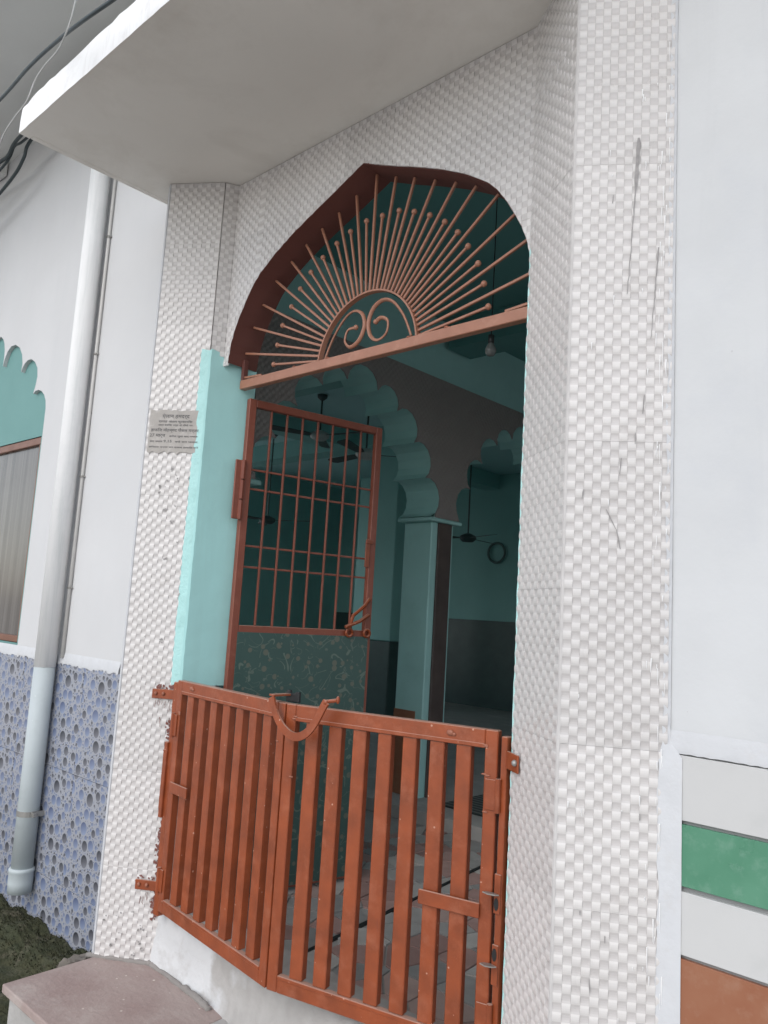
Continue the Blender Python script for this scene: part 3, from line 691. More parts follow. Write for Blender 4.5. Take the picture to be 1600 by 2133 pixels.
v2, f2 = poly_with_holes([(-12, STREET), (-3.45, STREET), (-3.45, 3.63), (-12, 3.63)], [[(2*NX+5.49, -.33), (-5.49, -.33), (-5.49, 1.115), (2*NX+5.49, 1.115)]]+holes[1:])
back.add([(p.x, YL+.22, p.y) for p in v2], f2); back.build('inner_face', 'teal_hall', t)
# raised lip of the ragged plaster edge above the tiles
lip = MB(); random.seed(14); n = 150; vs = []; fs = []
for i in range(n+1):
    x = -6.7+(2.66)*i/n; zb = -.404+random.uniform(-.012, .006)
    vs += [(x, YL-.001, -.34), (x, YL-.012-random.uniform(0, .002), zb+.010), (x, YL-.0105, zb)]
for i in range(n):
    for j in range(2): fs.append((i*3+j, i*3+j+1, (i+1)*3+j+1, (i+1)*3+j))
lip.add(vs, fs); lip.build('plaster_lip', 'plaster_edge', t, True)
# niche back, window
nb = MB(); v3, f3 = poly_with_holes([(x_, z_) for x_, z_ in NICHE], [[(2*NX+5.49, -.33), (-5.49, -.33), (-5.49, 1.115), (2*NX+5.49, 1.115)]])
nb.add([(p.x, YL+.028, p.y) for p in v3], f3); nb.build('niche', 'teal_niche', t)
wn = MB()
wn.box((2*NX+5.49, YL+.035, 1.060), (-5.49, YL+.085, 1.115), .004); wn.box((2*NX+5.49, YL+.035, -.33), (-5.49, YL+.085, -.285), .004)
wn.box((-5.527, YL+.036, -.285), (-5.49, YL+.084, 1.06), .004); wn.box((2*NX+5.49, YL+.036, -.285), (2*NX+5.53, YL+.084, 1.06), .004)
wf = wn.build('window_frame', 'wood_brown', t)
gp = MB(); gp.box((2*NX+5.51, YL+.062, -.30), (-5.51, YL+.070, 1.08)); go = gp.build('pane', 'glass_brown', t)
gr = MB()
for i in range(11): gr.box((2*NX+5.6+.155*i, YL+.10, -.3), (2*NX+5.61+.155*i, YL+.11, 1.08))
for z_ in (.05, .4, .75): gr.box((2*NX+5.5, YL+.088, z_), (-5.5, YL+.098, z_+.012))
gr.build('window_bars', 'door_red', t)
# pebble tiles of the dado, each its own slab
bt = MB(); bt.box((-12, YL+.004, STREET-.05), (-3.60, YL+.03, -.405)); bt.build('tile_bed', 'grout', t)
pt = {}
def slab_tile(w_, h_, m__, name='tile', th=.010, gap=.0012):
    key = (round(w_, 4), round(h_, 4), m__)
    if key not in pt:
        q = MB(); q.box((gap, -th, gap), (w_-gap, .004, h_-gap), .0012); pt[key] = q.mesh(name, m__)
    return pt[key]
def lay(parent, x0, z0, w_, h_, m__, y, th=.010, name='tile'):
    o = bpy.data.objects.new(name, slab_tile(w_, h_, m__, name, th)); COL.objects.link(o); o.parent = parent
    o.matrix_local = Matrix.Translation(Vector((x0, y, z0))-Vector(parent['wc'])); return o
zr = [STREET, -1.62, -1.01, -.405]
xs_ = -4.022
for r_ in range(3):
    off = (.0, .0, .0)[r_]; x = xs_
    for c_ in range(14): lay(t, x-.405*(c_+1), zr[r_], .405, zr[r_+1]-zr[r_], 'pebble', YL)
    lay(t, x, zr[r_], .40, zr[r_+1]-zr[r_], 'pebble', YL)

# ------------------------------------------------------------------ drain pipe and conduit
PX, PY, PR = -4.80, YL-.078, .062
t = thing('drain_pipe', 'grey plastic rainwater pipe clamped to the blue pebble tiles', 'pipe', (PX, PY, -1.73))
q = MB(); q.tube([(PX, PY, -.43), (PX, PY, -1.0), (PX, PY, -1.60)], PR, 20); q.build('pipe', 'pvc', t, True)
q = MB(); q.tube([(PX, PY, 3.60), (PX, PY, 1.5), (PX, PY, -.43)], PR+.0008, 20); q.build('painted_pipe', 'pvc_painted', t, True)
q = MB(); q.lathe([(PR-.004, 0), (PR+.006, .0), (PR+.008, .06), (PR+.008, .115), (PR+.011, .12), (PR+.011, .132), (PR+.004, .14), (PR-.002, .14)], (PX, PY, -1.735), 20); q.build('collar', 'pvc', t, True)
q = MB(); q.lathe([(PR+.001, 0), (PR+.004, 0), (PR+.004, .03), (PR+.001, .03)], (PX, PY, -1.30), 20)
q.box((PX+PR, PY-.012, -1.297), (PX+PR+.03, PY+.012, -1.273), .002); q.box((PX+PR, PY+.012, -1.30), (PX+PR+.004, YL-.008, -1.27)); q.tube([(PX+PR+.02, PY-.02, -1.285), (PX+PR+.02, PY+.022, -1.285)], .004, 6)
q.build('clamp', 'zinc', t)
t = thing('conduit', 'thin pale cable conduit running down beside the rainwater pipe', 'conduit', (PX+.13, YL-.012, -.4))
q = MB(); q.tube([(PX+.078, YL-.012, 3.6), (PX+.080, YL-.012, 1.2), (PX+.076, YL-.012, -.37)], .011, 10); q.build('tube', 'conduit', t, True)
for z_ in (2.35, 1.55, .75, .05):
    q = MB(); q.box((PX+.064, YL-.026, z_), (PX+.094, YL-.001, z_+.012), .001); q.ball((PX+.096, YL-.006, z_+.006), .006); q.build('saddle', 'zinc', t)

# ------------------------------------------------------------------ right white wall with stone bands
t = thing('plaster_wall', 'white plastered wall with green and brown stone bands at the right', 'wall', (-.6, YR, STREET))
q = MB(); random.seed(15); n = 60; vs = []; fs = []; nz_ = 24
for k in range(nz_+1):
    for i in range(n+1):
        x = -.965+4.2*(i/n)**1.6; z = -.337+(3.5+.337)*k/nz_
        vs.append((x, YR+random.uniform(-.0012, .0012), z+(random.uniform(-.007, .006) if k == 0 else 0)))
for k in range(nz_):
    for i in range(n): fs.append((k*(n+1)+i, k*(n+1)+i+1, (k+1)*(n+1)+i+1, (k+1)*(n+1)+i))
q.add(vs, fs); q.build('plaster', 'plaster', t, True)
q = MB(); q.box((-.965, YR+.012, STREET-.05), (3.2, YR+.2, -.33)); q.build('backing', 'groove', t)
q = MB(); vs = []; fs = []
for i in range(90):
    x = -.965+1.6*i/89; zb = -.338+random.uniform(-.0012, .0012)
    vs += [(x, YR-.0015, zb+.06), (x, YR-.0035-random.uniform(0, .001), zb+.012), (x, YR-.001, zb-.004)]
for i in range(89):
    for j in range(2): fs.append((i*3+j, i*3+j+1, (i+1)*3+j+1, (i+1)*3+j))
q.add(vs, fs); q.build('plaster_lip', 'plaster_edge', t, True)
bands = [(-.345, -.526, 'marble'), (-.534, -.703, 'marble_green'), (-.715, -.884, 'marble'), (-.892, -1.07, 'marble_brown'), (-1.08, -1.26, 'marble'), (-1.27, -1.44, 'marble_green'), (-1.45, -1.63, 'marble'), (-1.64, -1.82, 'marble_brown'), (-1.83, STREET, 'marble')]
for z1, z0, mm in bands:
    x = -.925 if mm != 'marble' else -.94
    for w_ in (.62, .61, .61):
        lay(t, x, z0, w_, z1-z0, mm, YR+.009, .010); x += w_
q = MB()
q.box((-.965, YR-.004, STREET), (-.9262, YR+.0, -.345), .003); q.build('edge_plaster', 'plaster_edge', t)

# ------------------------------------------------------------------ threshold, step, kerb
q = MB(); random.seed(16); n = 48; vs = []; fs = []
prof = [(2.42, FLOOR+.004), (2.262, FLOOR+.002), (2.248, FLOOR-.012), (2.246, -1.55), (2.235, SLAB+.012), (2.215, SLAB-.02)]
for i in range(n+1):
    x = -3.42+(2.05)*i/n; bulge = max(0, (x+2.95))*.17 if x < -1.9 else .18
    for j, (y, z) in enumerate(prof):
        vs.append((x, y-bulge*(j/5)**2*1.2+random.uniform(-.003, .003), z+random.uniform(-.002, .002)))
for i in range(n):
    for j in range(5): fs.append((i*6+j, i*6+j+1, (i+1)*6+j+1, (i+1)*6+j))
q.add(vs, fs)
def threshold_mat():
    """whitewash that has worn off to bare cement towards the right and the foot"""
    m = mat('threshold_paint', (.60, .605, .61), .88, .1, 6, .5, 30, dirt=(.40, .385, .37), dscale=7, damt=.7)
    n_ = m.node_tree.nodes; L = m.node_tree.links; b = n_['Principled BSDF']
    tc = n_.new('ShaderNodeTexCoord'); sp_ = n_.new('ShaderNodeSeparateXYZ'); L.new(tc.outputs['Object'], sp_.inputs[0])
    ns = n_.new('ShaderNodeTexNoise'); ns.inputs['Scale'].default_value = 7; ns.inputs['Detail'].default_value = 8; L.new(tc.outputs['Object'], ns.inputs['Vector'])
    ad = n_.new('ShaderNodeMath'); ad.operation = 'MULTIPLY_ADD'; L.new(ns.outputs['Fac'], ad.inputs[0]); ad.inputs[1].default_value = .8; L.new(sp_.outputs['X'], ad.inputs[2])
    mr = n_.new('ShaderNodeMapRange'); mr.inputs['From Min'].default_value = -2.60; mr.inputs['From Max'].default_value = -2.45; L.new(ad.outputs[0], mr.inputs['Value'])
    old = b.inputs['Base Color'].links[0].from_socket; oc = M['cement']
    n2 = n_.new('ShaderNodeTexNoise'); n2.inputs['Scale'].default_value = 14; n2.inputs['Detail'].default_value = 8; L.new(tc.outputs['Object'], n2.inputs['Vector'])
    cc = n_.new('ShaderNodeMix'); cc.data_type = 'RGBA'; cc.inputs['A'].default_value = (.30, .285, .27, 1); cc.inputs['B'].default_value = (.47, .455, .44, 1); L.new(n2.outputs['Fac'], cc.inputs['Factor'])
    mx = n_.new('ShaderNodeMix'); mx.data_type = 'RGBA'; L.new(mr.outputs[0], mx.inputs['Factor']); L.new(old, mx.inputs['A']); L.new(cc.outputs['Result'], mx.inputs['B']); L.new(mx.outputs['Result'], b.inputs['Base Color'])
    return m
M['threshold'] = threshold_mat()
o = struct(q.build('threshold', 'threshold', None, True))
st = thing('stone_step', 'worn reddish sandstone step slab in front of the gate', 'step', (-3.2, 1.9, SLAB))
q = MB(); q.prism([(-3.655, 1.648), (-2.80, 1.642), (-2.798, 2.235), (-3.40, 2.262), (-3.66, 2.095)], SLAB-.036, SLAB); o = q.build('slab', 'sandstone', st)
bv = o.modifiers.new('bevel', 'BEVEL'); bv.width = .005; bv.segments = 2
q = MB(); q.box((-3.63, 1.675, STREET-.05), (-2.0, 2.30, SLAB-.037), .006); q.build('riser', 'cement', st)
q = MB(); random.seed(17); n = 22; vs = []; fs = []
for i in range(n+1):
    for j in range(9):
        x = -2.797+1.9*i/n; y = 1.644+.64*j/8
        vs.append((x, y+random.uniform(-.004, .004), SLAB-.004+.05*max(0, (y-1.95))*min(1, (x+2.8)*3)+random.uniform(-.002, .003)))
for i in range(n):
    for j in range(8): fs.append((i*9+j, (i+1)*9+j, (i+1)*9+j+1, i*9+j+1))
vs += [(-2.797, 1.644, STREET), (-.897, 1.644, STREET)]; nv = len(vs)
fs.append((0, nv-2, nv-1, n*9))
q.add(vs, fs); struct(q.build('cement_step', 'cement', None, True))
# mortar fillet along the pier foot and threshold
q = MB(); random.seed(18); pts = [(-3.70, 2.06), (-3.55, 2.152), (-3.43, 2.228), (-3.40, 2.236), (-3.2, 2.226), (-3.0, 2.214), (-2.86, 2.19)]
pp = []
for a, b in zip(pts[:-1], pts[1:]):
    for k in range(6): pp.append((a[0]+(b[0]-a[0])*k/6, a[1]+(b[1]-a[1])*k/6, SLAB+.002+random.uniform(-.004, .004)))
q.tube(pp, lambda u: .010+random.uniform(0, .008), 7); struct(q.build('mortar_fillet', 'fillet', None, True))
# mossy kerb at the foot of the left wall
t = thing('mossy_kerb', 'low kerb covered in dark moss at the foot of the blue tiled wall', 'kerb', (-4.6, 2.1, STREET))
q = MB(); random.seed(19); nx_, ny_ = 170, 34; vs = []; fs = []
def kz(x, v):
    top = -1.875+.012*sin(x*9)+.014*sin(x*23+1)
    if v < .5: return YL-.003-.17*v*2, top-.012*v+random.uniform(-.010, .010)
    u = (v-.5)*2; return YL-.175-.05*min(1, u*2)-1.0*max(0, u-.5)*2+random.uniform(-.012, .012), top-.02-.078*min(1, u*2)-.008*max(0, u-.5)*2+random.uniform(-.012, .012)
for i in range(nx_+1):
    x = -9.6+5.985*i/nx_
    for j in range(ny_+1):
        y, z = kz(x, j/ny_); vs.append((x+random.uniform(-.008, .008), y, z))
for i in range(nx_):
    for j in range(ny_): fs.append((i*(ny_+1)+j, (i+1)*(ny_+1)+j, (i+1)*(ny_+1)+j+1, i*(ny_+1)+j+1))
q.add(vs, fs); q.build('kerb', 'moss', t, True)
tf = MB()
for i in range(6000):
    x = random.uniform(-6.0, -3.66); y, z = kz(x, random.random()); l = random.uniform(.004, .016); a = random.uniform(0, 2*pi); w_ = l*.4
    tf.add([(x-w_*cos(a), y-w_*sin(a), z), (x+w_*cos(a), y+w_*sin(a), z), (x+random.uniform(-l, l)*.6, y-l*random.random(), z+l)], [(0, 1, 2)])
tag(tf.build('moss_tufts', 'moss', t), kind='stuff')
lf = MB()
for i in range(7):
    x = -3.93+random.uniform(-.05, .05); y = 1.90+random.uniform(-.03, .03); z = -1.93+random.uniform(0, .03); a = random.uniform(0, 2*pi); l = random.uniform(.02, .035)
    d_ = Vector((cos(a), sin(a), .4)).normalized()*l; s_ = Vector((-sin(a), cos(a), 0))*l*.35; p = Vector((x, y, z))
    lf.add([p, p+d_*.5+s_, p+d_, p+d_*.5-s_], [(0, 1, 2, 3)])
lf.build('seedling', 'moss_leaf', t)
t = thing('rubble_stone', 'rough grey stone wedged between the mossy kerb and the tiled pilaster', 'stone', (-3.78, 2.02, STREET))
random.seed(20); bm = bmesh.new(); bmesh.ops.create_cube(bm, size=1)
bmesh.ops.subdivide_edges(bm, edges=bm.edges[:], cuts=5, use_grid_fill=True)
for v in bm.verts:
    c_ = v.co.copy(); tp = 1-.22*(c_.z+.5)
    v.co = Vector((-3.80+c_.x*.19*tp+random.uniform(-.006, .006), 2.07+c_.y*.22*tp+.02*c_.z+random.uniform(-.006, .006), -1.885+c_.z*.27+.05*c_.x+random.uniform(-.008, .008)))
bmesh.ops.bevel(bm, geom=[e for e in bm.edges if e.calc_face_angle(0) > .9], offset=.012, segments=2, affect='EDGES')
bm.verts.index_update(); q = MB(); q.add([v.co.copy() for v in bm.verts], [[v.index for v in f.verts] for f in bm.faces]); bm.free()
q.build('stone', 'stone', t)

# ------------------------------------------------------------------ sunburst fanlight grille
t = thing('fanlight_grille', 'brown iron sunburst grille with ball-tipped rays in the arch', 'grille', (ACX, 2.42, 1.14))
GY = 2.417; SC = Vector((-2.42, 1.15))
q = MB(); q.box((-3.332, GY-.016, 1.140), (-1.508, GY+.022, 1.188), .003); q.build('cross_bar', 'brown_grille', t)
q = MB(); q.box((-3.333, GY-.012, 1.189), (-3.312, GY+.018, 1.30), .002); q.build('upright', 'brown_soffit', t)
a0 = math.asin((1.188-1.15)/.305)
q = MB()
pts = arc(SC, .305, a0, pi-a0, 40); vs = []; fs = []
for (x, z) in pts:
    d_ = Vector((x-SC.x, z-SC.y)).normalized()
    for rad, yy in ((0, -.014), (.008, -.014), (.008, .014), (0, .014)): vs.append((x+d_.x*rad, GY+yy, z+d_.y*rad))
for i in range(len(pts)-1):
    for j in range(4): fs.append((i*4+j, i*4+(j+1) % 4, (i+1)*4+(j+1) % 4, (i+1)*4+j))
fs += [(3, 2, 1, 0), tuple((len(pts)-1)*4+j for j in range(4))]
q.add(vs, fs); q.build('inner_arch', 'brown_grille', t)
def arch_hit(a):
    d_ = Vector((cos(a), sin(a))); best = 3
    P2 = [(PROF[0][0], .9)]+PROF+[(PROF[-1][0], .9)]
    for (x0, z0), (x1, z1) in zip(P2[:-1], P2[1:]):
        e_ = Vector((x1-x0, z1-z0)); den = d_.x*e_.y-d_.y*e_.x
        if abs(den) < 1e-9: continue
        o_ = Vector((x0-SC.x, z0-SC.y)); s_ = (o_.x*e_.y-o_.y*e_.x)/den; u_ = (o_.x*d_.y-o_.y*d_.x)/den
        if s_ > 0 and -1e-6 <= u_ <= 1+1e-6: best = min(best, s_)
    return best
random.seed(22)
for i in range(21):
    a = radians(3.2)+(pi-radians(6.4))*i/20+random.uniform(-.006, .006)
    r_ = arch_hit(a)-.008; st_ = .312
    if SC.y+st_*sin(a) < 1.196: st_ = (1.196-SC.y)/sin(a)
    q = MB(); q.bar((SC.x+st_*cos(a), GY, SC.y+st_*sin(a)), (SC.x+r_*cos(a), GY+random.uniform(-.004, .004), SC.y+r_*sin(a)), .0115, .0115, (0, 1, 0), .0015)
    q.build('ray', 'brown_grille', t)
for i in range(20):
    a = radians(3.2)+(pi-radians(6.4))*(i+.5)/20+random.uniform(-.006, .006); r_ = .668+random.uniform(-.006, .006); st_ = .312
    q = MB(); q.bar((SC.x+st_*cos(a), GY, SC.y+st_*sin(a)), (SC.x+r_*cos(a), GY, SC.y+r_*sin(a)), .0105, .0105, (0, 1, 0), .0015)
    ry = q.build('short_ray', 'brown_grille', t)
    q = MB(); q.ball((SC.x+r_*cos(a), GY, SC.y+r_*sin(a)), .0135); o = q.build('ball_tip', 'brown_grille', t, True)
K = 1.0155
for pts in ([(-2.651, 1.171), (-2.60, 1.27), (-2.535, 1.345), (-2.476, 1.370), (-2.422, 1.345), (-2.402, 1.284), (-2.432, 1.222), (-2.485, 1.200), (-2.523, 1.235), (-2.508, 1.285), (-2.456, 1.288)],
            [(-2.117, 1.176), (-2.165, 1.275), (-2.232, 1.355), (-2.295, 1.380), (-2.352, 1.355), (-2.378, 1.292), (-2.360, 1.228), (-2.314, 1.200), (-2.266, 1.222), (-2.26, 1.275), (-2.300, 1.300), (-2.333, 1.288)]):
    q = MB(); sp = spline([(x*K, GY, z*K) for x, z in pts]); q.tube(sp, .0055, 7, rb=.010); q.build('scroll', 'brown_grille', t, True)
    q = MB(); q.ball(sp[-1], .0125); q.build('ball_tip', 'brown_grille', t, True)
# weld marks along the cross bar
q = MB()
for x in (-2.66, -2.155, -2.9, -1.95): q.ball((x, GY-.012, 1.189), .008, sc=(1.6, 1, .6))
q.build('weld_bead', 'rust_edge', t, True)

# ------------------------------------------------------------------ inner door leaf, swung open inwards
dv = Vector((.17, .85)).normalized(); ang = atan2(dv.y, dv.x)
t = thing('door_leaf', 'open brown metal door with barred window and printed green sheet below', 'door', (-3.31, 2.452, FLOOR+.02), rotz=ang)
LW, H1 = .87, 1.10-FLOOR-.02          # local: x along the leaf, y towards the street side (-y faces right), z up
zr1 = -.113-FLOOR-.02
def lbox(mb, a, b, ch=.002): mb.box(a, b, ch)
for x0 in (0, LW-.042):
    q = MB(); q.box((x0, -.018, 0), (x0+.042, .018, H1), .003); q.build('stile', 'door_red', t)
for z0, nm in ((H1-.042, 'top_rail'), (zr1-.02, 'middle_rail'), (0, 'bottom_rail')):
    q = MB(); q.box((.0425, -.017, z0), (LW-.0425, .017, z0+.042), .003); q.build(nm, 'door_red', t)
for i in range(7):
    x = .042+(LW-.084)*(i+1)/8
    q = MB(); q.bar((x+random.uniform(-.002, .002), 0, zr1+.022), (x+random.uniform(-.003, .003), 0, H1-.042), .011, .011, (0, 1, 0), .0015); q.build('bar', 'door_red', t)
for zz_ in (.725, .622, .32, .21):
    z = zz_-FLOOR-.02
    q = MB(); q.bar((.042, .009, z), (LW-.042, .009, z), .007, .011, (0, 0, 1), .0012); q.build('cross_rod', 'door_red', t)
q = MB(); q.box((.036, -.0215, .012), (LW-.02, -.0185, zr1-.012), .0008); q.build('sheet', 'floral', t)
q = MB()
q.box((LW-.075, -.026, .27-FLOOR-.02), (LW-.045, -.018, .40-FLOOR), .002); q.box((LW-.075, -.030, .385-FLOOR), (LW-.028, -.019, .41-FLOOR), .002); q.build('latch_plate', 'rust_red', t)
q = MB(); zl = -.09-FLOOR
q.tube([(LW-.03, -.03, zl+.16), (LW-.07, -.045, zl+.12), (LW-.15, -.05, zl+.06), (LW-.16, -.035, zl-.01)], .010, 6); q.tube([(LW-.03, -.03, zl+.07), (LW-.10, -.045, zl+.03), (LW-.19, -.04, zl-.005)], .011, 6)
q.build('hasp', 'rust_red', t)
for x in (LW-.155, LW-.035):
    q = MB(); q.tube([(x+.021*cos(2*pi*k/12), -.03, zl-.035+.021*sin(2*pi*k/12)) for k in range(13)], .008, 6); q.build('lock_ring', 'rust_red', t, True)
for zh in (.76, -1.0):
    q = MB(); z = zh-FLOOR-.02
    for k in range(3): q.tube([(-.012, -.022, z-.105*(k+1)+.006), (-.012, -.022, z-.105*k)], .017-.001*(k % 2), 8)
    q.box((-.055, -.03, z-.31), (-.012, -.018, z), .003); q.build('hinge', 'door_red', t)

# ------------------------------------------------------------------ the low double gate
GT, GB = -.365, -1.418
GL, GM, GR = Vector((-3.315, 2.198)), Vector((-2.404, 2.10)), Vector((-1.545, 2.312))
def leaf(p, q_, label, side):
    d_ = q_-p; ang = atan2(d_.y, d_.x); W = d_.length-.004; H = GT-GB
    t = thing('gate_leaf', label, 'gate', (p.x, p.y, GB), 'low slatted gate leaves', ang)
    th = .018; sw = .046; rl = .050
    for i, x0 in enumerate((0, W-sw)):
        m_ = MB(); m_.box((x0, -th, 0), (x0+sw, th, H), .003); m_.build('stile', 'rust_red', t)
    m_ = MB(); m_.box((sw+.0005, -th, H-rl), (W-sw-.0005, th, H), .003); m_.box((sw+.001, -th-.002, H-rl-.012), (W-sw-.001, th-.012, H-rl+.003), .002); m_.build('top_rail', 'rust_red', t)
    m_ = MB(); m_.box((sw+.0005, -th, 0), (W-sw-.0005, th, rl), .003); m_.box((sw+.001, -th-.002, rl-.003), (W-sw-.001, th-.012, rl+.012), .002); m_.build('bottom_rail', 'rust_red', t)
    n = 7; g_ = (W-2*sw-n*.056)/(n+1)
    for i in range(n):
        x = sw+g_+(g_+.056)*i; tw = random.uniform(-.05, .05)
        m_ = MB(); m_.box((-.028, -.015, rl+.0125), (.028, .020, H-rl-.0125), .003)
        T = Matrix.Translation((x+.028+random.uniform(-.003, .003), .002, 0)) @ Matrix.Rotation(tw*.6, 4, 'Z') @ Matrix.Rotation(random.uniform(-.002, .002), 4, 'Y')
        m_.v = [tuple(T @ Vector(p_)) for p_ in m_.v]; m_.build('slat', 'rust_red', t)
    # short strap welded over two slats
    m_ = MB(); s0 = .03 if side < 0 else W-sw-2*(g_+.056)-.008
    zc_ = H-.49 if side < 0 else H-.585
    m_.box((s0, -th-.012, zc_-.024), (s0+(.165 if side < 0 else .225), -th-.003, zc_+.024), .002); m_.build('strap', 'rust_red', t)
    for z_ in (H*.80, H*.13):
        m_ = MB()
        x0 = 0 if side < 0 else W
        m_.tube([(x0+(-.006 if side < 0 else .008), -th-.006, z_-.055), (x0+(-.006 if side < 0 else .008), -th-.006, z_+.055)], .010, 8)
        m_.box(((x0+.001) if side < 0 else x0-.040, -th-.006, z_-.05), ((x0+.03) if side < 0 else x0-.001, -th-.0005, z_+.05), .0015)
        m_.build('hinge', 'rust_red', t)
    m_ = MB()
    for k in range(9):
        x0 = random.choice((sw*.9, W-sw*.9)); m_.ball((x0+random.uniform(-.01, .01), -th-.001, random.choice((H-rl, rl, H*.80+.06, H*.80-.06, H*.13+.06))+random.uniform(-.006, .006)), .006, sc=(1.8, .5, .6))
    m_.ball((W*(.16 if side < 0 else .80), -th-.002, H-.026), .012, sc=(1.2, .6, .9)); m_.ball((W*(.16 if side < 0 else .80)+.014, -th-.002, H-.03), .007, sc=(1.2, .6, .9))
    m_.build('weld_bead', 'rust_edge', t, True)
    return t
random.seed(24)
leaf(GL, GM, 'left leaf of the low orange-brown slatted gate, hinged beside the notice pilaster', -1)
leaf(GM, GR, 'right leaf of the low orange-brown slatted gate with strap across two slats', 1)
# fixed posts
gd = (GM-GL).normalized()
t = thing('gate_post', 'rusty orange gate post bolted to the left tiled pilaster by two straps', 'gate post', (-3.345, 2.205, GB-.05), 'gate posts')
q = MB(); q.box((-3.362, 2.186, GB-.03), (-3.322, 2.226, GT-.012), .004); q.build('post', 'rust_red', t)
def strap_left(z, s0, s1):
    q = MB(); a = Vector(on_left(s0, z, .020)); b = Vector(on_left(s1, z, .020)); q.bar(a, b, .008, .046, (0, 0, 1), .0015)
    o = q.build('strap', 'rust_red', t)
    q = MB()
    for s in (s0+.02, s0+.06): q.ball(on_left(s, z+.002, .026), .010, sc=(1, .8, 1))
    q.build('bolt', 'rust_edge', o, True)
strap_left(-.447, .172, .345); strap_left(-1.345, .178, .345)
q = MB(); q.box((-3.405, 2.190, -.98), (-3.375, 2.222, -.70), .003); q.box((-3.374, 2.172, -1.01), (-3.350, 2.200, -.66), .003); q.tube([(-3.39, 2.186, -.705), (-3.365, 2.17, -.700), (-3.352, 2.18, -.70)], .006, 6); q.build('latch_box', 'rust_red', t)
t = thing('gate_post', 'orange gate post with two bent lock tongues beside the right pilaster', 'gate post', (-1.53, 2.33, GB-.05), 'gate posts')
q = MB(); q.box((-1.535, 2.298, FLOOR), (-1.511, 2.335, GT-.016), .003); q.build('post', 'rust_red', t)
def right_br(s, z, o): 
    u = (C-A).normalized(); n_ = Vector((u.y, -u.x))*-1
    n_ = Vector((-abs(n_.x), -abs(n_.y)))
    return (A.x+u.x*s+n_.x*o, A.y+u.y*s+n_.y*o, z)
q = MB(); q.bar(right_br(.255, -.455, .020), right_br(.352, -.455, .022), .006, .058, (0, 0, 1), .0015); br = q.build('bracket', 'rust_red', t)
q = MB(); q.ball(right_br(.270, -.452, .027), .011); q.build('bolt', 'zinc', br, True)
for zt_, fl in ((-.885, 1), (-1.105, -1)):
    q = MB(); q.box((-1.536, 2.290, zt_-.062), (-1.512, 2.2975, zt_+.062), .0015); pln = q.build('keeper_plate', 'rust_red', t)
    q = MB(); q.prism([(-.016, 0), (.016, 0), (.022, -.024), (.014, -.046), (-.014, -.046), (-.022, -.024)], -.0018, .0018, T=Matrix.Translation((-1.526, 2.288, zt_)) @ Matrix.Rotation(radians(-12), 4, 'X') @ Matrix.Rotation(radians(-18), 4, 'Z')); q.build('lock_tongue', 'zinc', pln)
    q = MB(); q.prism([(.009*cos(2*pi*k/14), .020*sin(2*pi*k/14)) for k in range(14)], 2.2885, 2.2915, ax='y', T=Matrix.Translation((-1.525, 0, zt_-.032*fl))); q.build('slot', 'black', pln)
# U-shaped clasp over both leaves
t = thing('gate_clasp', 'curved U-shaped orange iron clasp holding the two gate leaves shut', 'clasp', (-2.40, 2.06, GT))
def lp(s, z, o=.026):
    """point in front of the closed gate: s metres along from the meeting stile (negative left)"""
    if s < 0: d_ = (GL-GM).normalized(); p = GM+d_*(-s); n_ = Vector((-d_.y, d_.x))
    else: d_ = (GR-GM).normalized(); p = GM+d_*s; n_ = Vector((d_.y, -d_.x))
    if n_.y > 0: n_ = -n_
    return Vector((p.x+n_.x*o, p.y+n_.y*o, z))
cl = spline([tuple(atY(x_, y_, 2.052+max(0, x_-620)*.00022)) for x_, y_ in ((566, 1452), (572, 1480), (584, 1508), (602, 1529), (620, 1535), (640, 1526), (658, 1503), (672, 1476), (680, 1462))], 4)
pts = cl; NP = len(pts)-1
vs = []; fs = []
for i, p in enumerate(pts):
    tt = (pts[min(i+1, NP)]-pts[max(i-1, 0)]).normalized(); nn = Vector((tt.z, 0, -tt.x))
    for rad, yy in ((-.0155, -.004), (.0155, -.004), (.0155, .004), (-.0155, .004)): vs.append((p.x+nn.x*rad, p.y+yy, p.z+nn.z*rad))
for i in range(NP):
    for j in range(4): fs.append((i*4+j, i*4+(j+1) % 4, (i+1)*4+(j+1) % 4, (i+1)*4+j))
fs += [(3, 2, 1, 0), tuple(NP*4+j for j in range(4))]
q = MB(); q.add(vs, fs); q.build('strap', 'rust_red', t)
q = MB(); a = pts[0]; q.box((a.x-.012, a.y-.004, a.z+.004), (a.x+.018, a.y+.085, a.z+.012), .001); q.build('hook', 'rust_red', t)
q = MB(); b = pts[-1]; q.tube([(b.x-.004, b.y+.006, b.z), (b.x+.034, b.y+.02, b.z+.008)], .007, 8); q.ball((b.x+.038, b.y+.022, b.z+.010), .011, sc=(.7, .7, 1.3)); q.ball((b.x-.002, b.y, b.z-.002), .010); q.build('bolt', 'rust_red', t)
t = thing('cloth_scrap', 'small black rag tied behind the top of the gate', 'rag', (-2.43, 2.15, GT))
q = MB(); random.seed(26)
for k in range(4): q.box((-2.47+.018*k, 2.135, GT+.0), (-2.446+.018*k, 2.150, GT+.03+random.uniform(0, .02)), .003)
q.build('rag', 'black', t)

